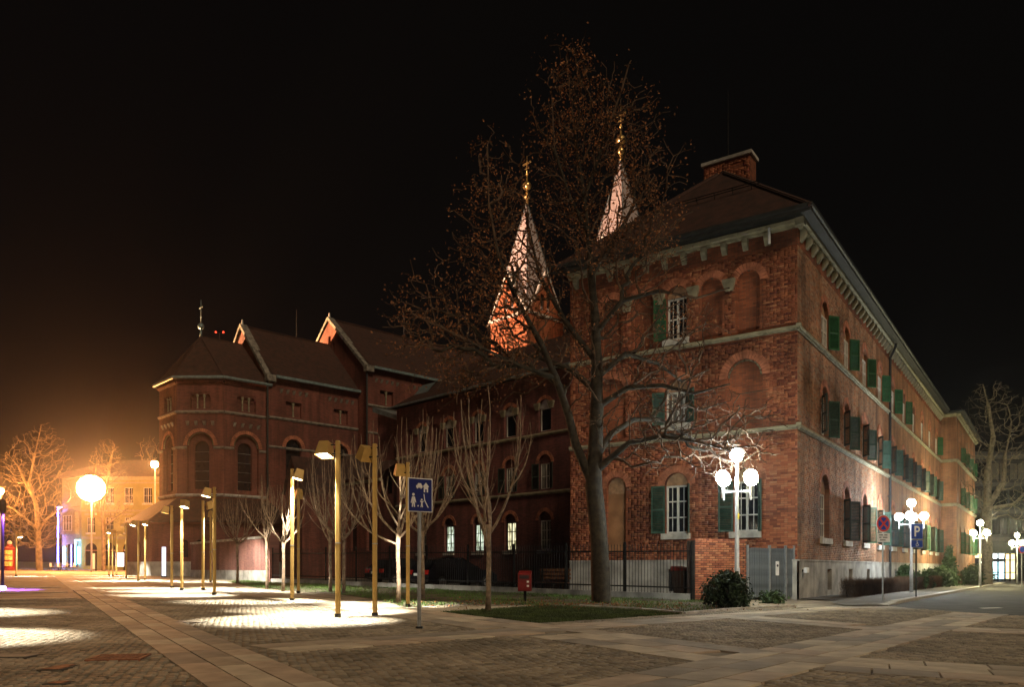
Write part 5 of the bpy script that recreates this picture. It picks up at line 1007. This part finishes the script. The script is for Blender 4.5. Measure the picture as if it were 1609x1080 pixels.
bare(1551, 905, 66, [(600, 1530, 1570), (640, 1505, 1620), (700, 1500, 1640), (770, 1505, 1640), (820, 1530, 1630)], [(None, [(1551, 860), (1551, 800), (1552, 740)], [.42, .36, .3]), ((1552, 740), [(1549, 690), (1546, 640), (1542, 605)], [.2, .14, .05]), ((1551, 800), [(1565, 760), (1572, 720), (1585, 680)], [.22, .15, .07]), ((1551, 800), [(1580, 795), (1600, 780), (1620, 770)], [.15, .1, .06])], .42, 1100, 'bark_grey', 'large bare tree behind the street lamp on the right', 24, tip=.011)
bare(20, 893, 130, [(780, -30, 60), (820, -40, 70), (860, -20, 60)], [(None, [(22, 870), (22, 840), (22, 815)], [.4, .3, .2])], .4, 220, 'bark_plane', 'dark bare tree in the park at far left', 25, tip=.025)
lv = [(x, y) for x, y in zip(rng.normal(1.6, 2.3, 2600), rng.normal(22.3, 1.5, 2600)) if y > 9]
o = leaves([tuple(on_ground(x, y, .028)) for x, y in lv], 1100, .01, .038, 'leaf_brown', 'fallen_leaves', None); tag(o, 'dry brown leaves fallen on the ground around the big tree', 'leaves', kind='stuff')
# bush, hedges, shrubs
def bush(name, pos, w, h, n, matn, label, cat, size=.06, spiky=False, group=None, depth=None):
    o = thing(name, label, cat, pos, 0, group); d = depth or w; r = rng; k = 160; t = r.uniform(0, 6.28, k); u = np.sqrt(r.random(k)); z = r.random(k) ** .8
    prof_ = (1 - z) if spiky else np.sqrt(np.clip(1 - (z - .35) ** 2 / .43, 0.05, 1)); C = np.stack([w / 2 * u * prof_ * np.cos(t), d / 2 * u * prof_ * np.sin(t), .05 + z * h], 1)
    st_ = MB()
    for i in range(0, k, 4): st_.tube([(C[i, 0] * .1, C[i, 1] * .1, -.1), (C[i, 0] * .6, C[i, 1] * .6, C[i, 2] * .6), tuple(C[i])], [.02, .012, .004], 4, cap=False)
    st_.build('stem', 'bark', o); leaves([tuple(c) for c in C], n, .06 + .02 * w, size, matn, 'foliage', o, 2.2); return o
bp = G(1141, 956); bush('yew_bush', bp, 1.2, .82, 7000, 'leaf_dark', 'dark evergreen bush at the foot of the brick gate wall', 'bush', .05)
bp = G(1213, 949); bush('leafy_plant', bp, .7, .22, 700, 'leaf_green', 'low green leafy plant in front of the metal gate', 'plant', .06)
def hedge(s0, s1, h, label):
    L = s1 - s0; o = thing('clipped_hedge', label, 'hedge', on_ground(*(C0 + U * s0 + Nn * 1.0).xy), RZM, 'brown hedges along the street wall'); n = int(1100 * min(L, 26)); sl = gz(*(C0 + U * s1 + Nn).xy) - gz(*(C0 + U * s0 + Nn).xy)
    x = rng.uniform(0, L, n); y = rng.uniform(-.3, .3, n); z0 = rng.uniform(0, h * .75, n); l = rng.uniform(.12, .4, n); z1 = np.minimum(z0 + l, h + rng.normal(0, .03, n)); dx = rng.normal(0, .07, n); dy = rng.normal(0, .07, n); w = .011; zz = sl * x / L
    v = np.stack([np.stack([x - w, y, z0 + zz], 1), np.stack([x + w, y + w, z0 + zz], 1), np.stack([x + dx, y + dy, z1 + zz], 1)], 1).reshape(-1, 3); me = bpy.data.meshes.new('twigs'); me.from_pydata(v.tolist(), [], [(3 * i, 3 * i + 1, 3 * i + 2) for i in range(n)]); me.materials.append(MAT['hedge_twig']); q = link('twigs', me, o); q['kind'] = 'stuff'
    mb = MB()
    for i in range(int(min(L, 26) * 3)): xx = (i + .5) / 3 * L / min(L, 26); mb.tube([(xx, 0, sl * xx / L - .1), (xx + random.uniform(-.1, .1), random.uniform(-.15, .15), h * .8 + sl * xx / L)], [.02, .008], 4, cap=False)
    mb.build('stem', 'bark', o)
hedge(3.3, 4.9, .85, 'short thin hedge clump nearest the metal gate'); hedge(6.0, 9.3, .8, 'hedge clump below the second basement window'); hedge(9.9, 14.2, .8, 'hedge stretch behind the no stopping sign pole'); hedge(14.6, 44, .85, 'long brown hedge running down the street past the lamps'); hedge(45, 62, .85, 'far end hedge by the last lamps')
for i, (s, w, h, mt, sp2, lb) in enumerate([(19.6, 1.2, 1.7, 'leaf_green', 0, 'leafy shrub at the foot of the downpipe'), (23, 2.0, 1.2, 'leaf_green', 0, 'broad leafy shrub behind the second street lamp'), (27, 1.6, 1.0, 'leaf_dark', 0, 'low dark shrub behind the parking sign pole'), (32, 3.2, 1.5, 'leaf_green', 0, 'wide green shrub right of the parking sign'), (37, 3.0, 1.7, 'leaf_green', 0, 'wide green shrub left of the small conifer'), (42, 2.6, 4.2, 'leaf_green', 1, 'small pointed conifer against the brick street wall'), (47, 3, 1.8, 'leaf_green', 0, 'green shrub right of the small conifer'), (54, 4, 2.2, 'leaf_green', 0, 'farthest green shrub at the end of the building')]):
    q = C0 + U * s + Nn * (.75 if s < 43 else 1.9); bush('shrub', on_ground(q.x, q.y), w * .85, h * .72, 1600, mt, lb, 'shrub', .11, bool(sp2), 'shrubs along the street wall', depth=1.0)
# ------------------------------------------------------------------ far buildings
Yy = 112; XL = PX(128, 0, Yy).x; yb = thing('yellow_house', 'yellow three storey corner house with arched shopfronts, far left', 'building', on_ground(XL, Yy)); zt = 14.0 - gz(XL, Yy)
fr = Face(yb, (0, 0, 0), 0); Wd = 24; holes, dep, cols_ = [], [], [(px - 128) / F_PX * Yy for px in (143, 172, 202, 232, 262)]
for x in cols_: holes += [rect_poly(x - .6, x + .6, 9.4, 11.6), rect_poly(x - .55, x + .55, 5.2, 7.4), arch_poly(x, .5, 1.7, 2.9)]; dep += [.25] * 3
fr.put('wall', wall_mesh('wall', rect_poly(0, Wd, -1, zt), holes, dep, 'yellow_plaster'))
for x in cols_:
    window(fr, x, 9.4, 1.2, 2.2, y=.15, rows=2, lit='glass', fw=.045); window(fr, x, 5.2, 1.1, 2.2, y=.15, rows=2, lit='glass', fw=.045); fill(fr, 'shop_window', arch_poly(x, .5, 1.7, 2.9), .2, 'glass'); fr.put('shop_frame', MB().box(x - .05, x + .05, .1, .18, .5, 3.6).box(x - .85, x + .85, .1, .17, 2.6, 2.75).mesh('shop_frame', 'wood')); fr.put('hood', MB().box(x - .8, x + .8, -.25, 0, 7.7, 7.95).mesh('hood', 'cream_plaster'))
for z, h, dd in ((4.3, .35, .15), (8.2, .25, .12), (12.2, .2, .1), (zt - .5, .5, .45)): fr.put('band', MB().box(0, Wd, -dd, 0, z, z + h).mesh('band', 'cream_plaster'))
chf = Face(yb, (-4.0, 2.2, 0), -math.atan2(2.2, 4.0)); cw = math.hypot(2.2, 4.0)
chf.put('corner_wall', wall_mesh('wall', rect_poly(0, cw, -1, zt), [rect_poly(.9, cw - .9, .3, 3.6)], [.3], 'cream_plaster')); chf.put('bay_window', MB().box(.6, cw - .6, -.6, 0, 5.0, 8.2).mesh('bay_window', 'cream_plaster'))
window(Face(yb, chf.pt(.6, -.62, 0), chf.rz), (cw - 1.2) / 2, 5.5, 2.0, 2.2, y=-.02, rows=2, cols=3, sill=False)
fill(chf, 'entrance', rect_poly(.9, cw - .9, .3, 3.6), .28, 'glass')
for x in (.55, cw - .55): chf.put('light_panel', MB().box(x - .22, x + .22, -.08, 0, .8, 3.2).mesh('light_panel', 'cyan_panel'))
for x, z0, z1, m_ in ((.15, .4, 9, 'violet_glow'), (cw - .3, .6, 4.2, 'cyan_panel')): chf.put('added_light_bar', MB().box(x - .05, x + .05, -.75, -.65, z0, z1).box(x - .02, x + .02, -.65, 0, z1 - .1, z1 - .04).mesh('added_light_bar', m_))  # glowing bars added in front of the wall to colour it
sdf = Face(yb, (-4.0, 15.6, 0), R(-90)); sdf.put('side_wall', wall_mesh('wall', rect_poly(0, 13.4, -1, zt), [rect_poly(x - .6, x + .6, z, z + 2.1) for x in (3, 6.5, 10) for z in (5.2, 9.4)], [.2] * 6, 'cream_plaster'))
for x in (3, 6.5, 10):
    for z in (5.2, 9.4): window(sdf, x, z, 1.2, 2.1, y=.12, rows=2, sill=False)
MB().add([(-4.3, -.6, zt), (Wd, -.6, zt), (Wd, 14, zt), (-4.3, 14, zt), (2, 6, zt + 3.2), (Wd, 6, zt + 3.2)], [(0, 1, 5, 4), (3, 0, 4), (2, 3, 4, 5)]).build('roof', 'roof_tile', yb)
Yo = 104; XO = PX(1496, 0, Yo).x; ob = thing('office_block', 'dark modern office block behind the bare tree on the right', 'building', on_ground(XO, Yo)); of = Face(ob, (0, 0, 0), 0)
of.put('wall', wall_mesh('wall', rect_poly(0, 30, -1, 17), [], [], 'office_dark')); MB().box(0, 30, .05, 15, -1, 17).build('core', 'office_dark', ob)
for z in (5.2, 8.8, 12.4, 16): of.put('band', MB().box(0, 30, -.25, 0, z, z + .5).mesh('band', 'concrete'))
for z in (6.0, 9.6, 13.2):
    for i in range(12): window(of, 1.4 + i * 2.4, z, 2.2, 2.3, y=-.06, rows=1, cols=2, sill=False, frame='iron')
Yp = 92; XP = PX(1508, 0, Yp).x; pvn = thing('shop_pavilion', 'low glass pavilion with lit entrance at the far right', 'building', on_ground(XP, Yp)); pf = Face(pvn, (0, 0, 0), 0); k = Yp / F_PX
MB().box(-.3, 12, -.8, 6, 3.3, 3.7).build('roof_slab', 'office_dark', pvn); MB().box(0, 12, 5, 5.2, 0, 3.3).build('rear_wall', 'office_dark', pvn)
X_ = lambda px: (px - 1508) * k
for a, b, z0, z1, m_ in [(1512, 1540, .3, 2.2, 'glass'), (1512, 1546, 2.75, 3.2, 'shop_warm'), (1557, 1580, .3, 2.3, 'shop_cyan'), (1558, 1580, 2.7, 3.25, 'shop_light'), (1582, 1597, .3, 3.2, 'shop_warm'), (1541, 1546, .4, 2.3, 'shop_light')]: pf.put('pane', MB().box(X_(a), X_(b), .3, .34, z0, z1).mesh('pane', m_))
for px in (1510, 1547, 1556, 1570, 1581, 1589, 1598): pf.put('mullion', MB().box(X_(px) - .06, X_(px) + .06, .15, .3, 0, 3.3).mesh('mullion', 'iron'))
for z in (1.0, 2.45): pf.put('transom', MB().box(X_(1510), X_(1600), .2, .29, z, z + .08).mesh('transom', 'iron'))
# small things far left
p = G(15, 897); ac = thing('advertising_column', 'red round advertising column with pale ball on top', 'advertising column', p)
MB().lathe([(.62, 0), (.62, .25), (.55, .3), (.55, 2.3), (.68, 2.38), (.62, 2.5), (.35, 2.7), (.3, 2.95)], 18).build('drum', 'bin_red', ac, smooth=False); MB().ball((0, 0, 3.1), .26, 12).build('ball', 'stone_light', ac, smooth=True)
for i, a in enumerate((-110, -80, -50)):
    for z in (.5, 1.15, 1.75): MB().box(-.2, .2, -.575, -.555, z, z + .5, M=Matrix.Rotation(R(a + 90), 4, 'Z')).build('poster', 'poster', ac)
p = G(257.5, 908); tt_ = thing('info_totem', 'slim white illuminated pillar in front of the apse plinth', 'totem', p); MB().box(-.13, .13, -.05, .05, .1, 2.2).build('panel', 'totem', tt_, bevel=.01); MB().box(-.16, .16, -.09, .09, 0, .1).build('foot', 'iron', tt_)
p = G(149, 897.5); t2 = thing('notice_totem', 'white and dark standing notice board before the yellow house', 'notice board', p); MB().box(-.35, .05, -.08, .08, .2, 2.1).build('panel', 'sign_white', t2); MB().box(.06, .2, -.1, .1, 0, 2.15).build('post', 'iron', t2)
p = G(189, 897); ki = thing('poster_case', 'blue lit poster case on the square before the arches', 'poster case', p); MB().box(-.65, .65, -.12, .12, .4, 2.4).build('case', 'iron', ki); MB().box(-.55, .55, -.14, -.125, .5, 2.3).build('poster', 'totem', ki)
for s in (-1, 1): MB().box(s * .5 - .06, s * .5 + .06, -.06, .06, 0, .4).build('leg', 'iron', ki)
mt_ = PX(345, 523, 160); rm = thing('radio_mast', 'far mast with two small red lights above the apse roof', 'mast', on_ground(mt_.x, 160)); hh = mt_.z - rm.location.z
MB().tube([(0, 0, 0), (0, 0, hh)], [.3, .1], 6).build('pole', 'iron', rm); MB().box(-.8, .8, -.05, .05, hh - .1, hh).build('crossbar', 'iron', rm)
for s in (-1, 1): MB().ball((s * .75, 0, hh + .1), .18, 8).build('red_light', 'red_lamp', rm)
for i, (px, by, lb) in enumerate([(92, 897, 'cafe table with pale top outside the corner house'), (104, 897.5, 'second cafe table nearer the corner entrance')]):
    p = G(px, by); o = thing('cafe_table', lb, 'table', p, 0, 'cafe furniture'); MB().lathe([(.45, .72), (.45, .76)], 16).build('table_top', 'white_paint', o); MB().tube([(0, 0, .04), (0, 0, .72)], .04, 8).build('leg', 'iron', o); MB().lathe([(.28, 0), (.26, .04)], 12).build('base', 'iron', o)
    for s in (-1, 1):
        c = thing('cafe_chair', 'cafe chair %s of the %s cafe table' % (('left', 'right')[s > 0], ('left', 'right')[i]), 'chair', p + Vector((s * .75, 0, 0)), 0, 'cafe furniture'); MB().box(-.22, .22, -.22, .22, .43, .47).build('seat', 'white_paint', c); MB().box(s * .2 - .02, s * .2 + .02, -.22, .22, .47, .9).build('backrest', 'white_paint', c)
        for a in (-1, 1):
            for b in (-1, 1): MB().tube([(a * .19, b * .19, 0), (a * .19, b * .19, .43)], .018, 5).build('leg', 'iron', c)

# ------------------------------------------------------------------ thin haze box, added to give the lamps halos
hm = bpy.data.materials.new('haze'); hm.use_nodes = True; ht = hm.node_tree; ht.nodes.clear(); ho = ht.nodes.new('ShaderNodeOutputMaterial'); hv = ht.nodes.new('ShaderNodeVolumePrincipled')
hv.inputs['Color'].default_value = (.92, .92, .94, 1); hv.inputs['Density'].default_value = .00038; hv.inputs['Anisotropy'].default_value = .93; ht.links.new(hv.outputs[0], ho.inputs['Volume'])
MAT['haze'] = hm; hz = MB().box(-120, 130, -60, 210, -6, 62).build('haze', 'haze'); tag(hz, 'thin haze added over the square to spread halos around the lamps', 'haze', kind='stuff')
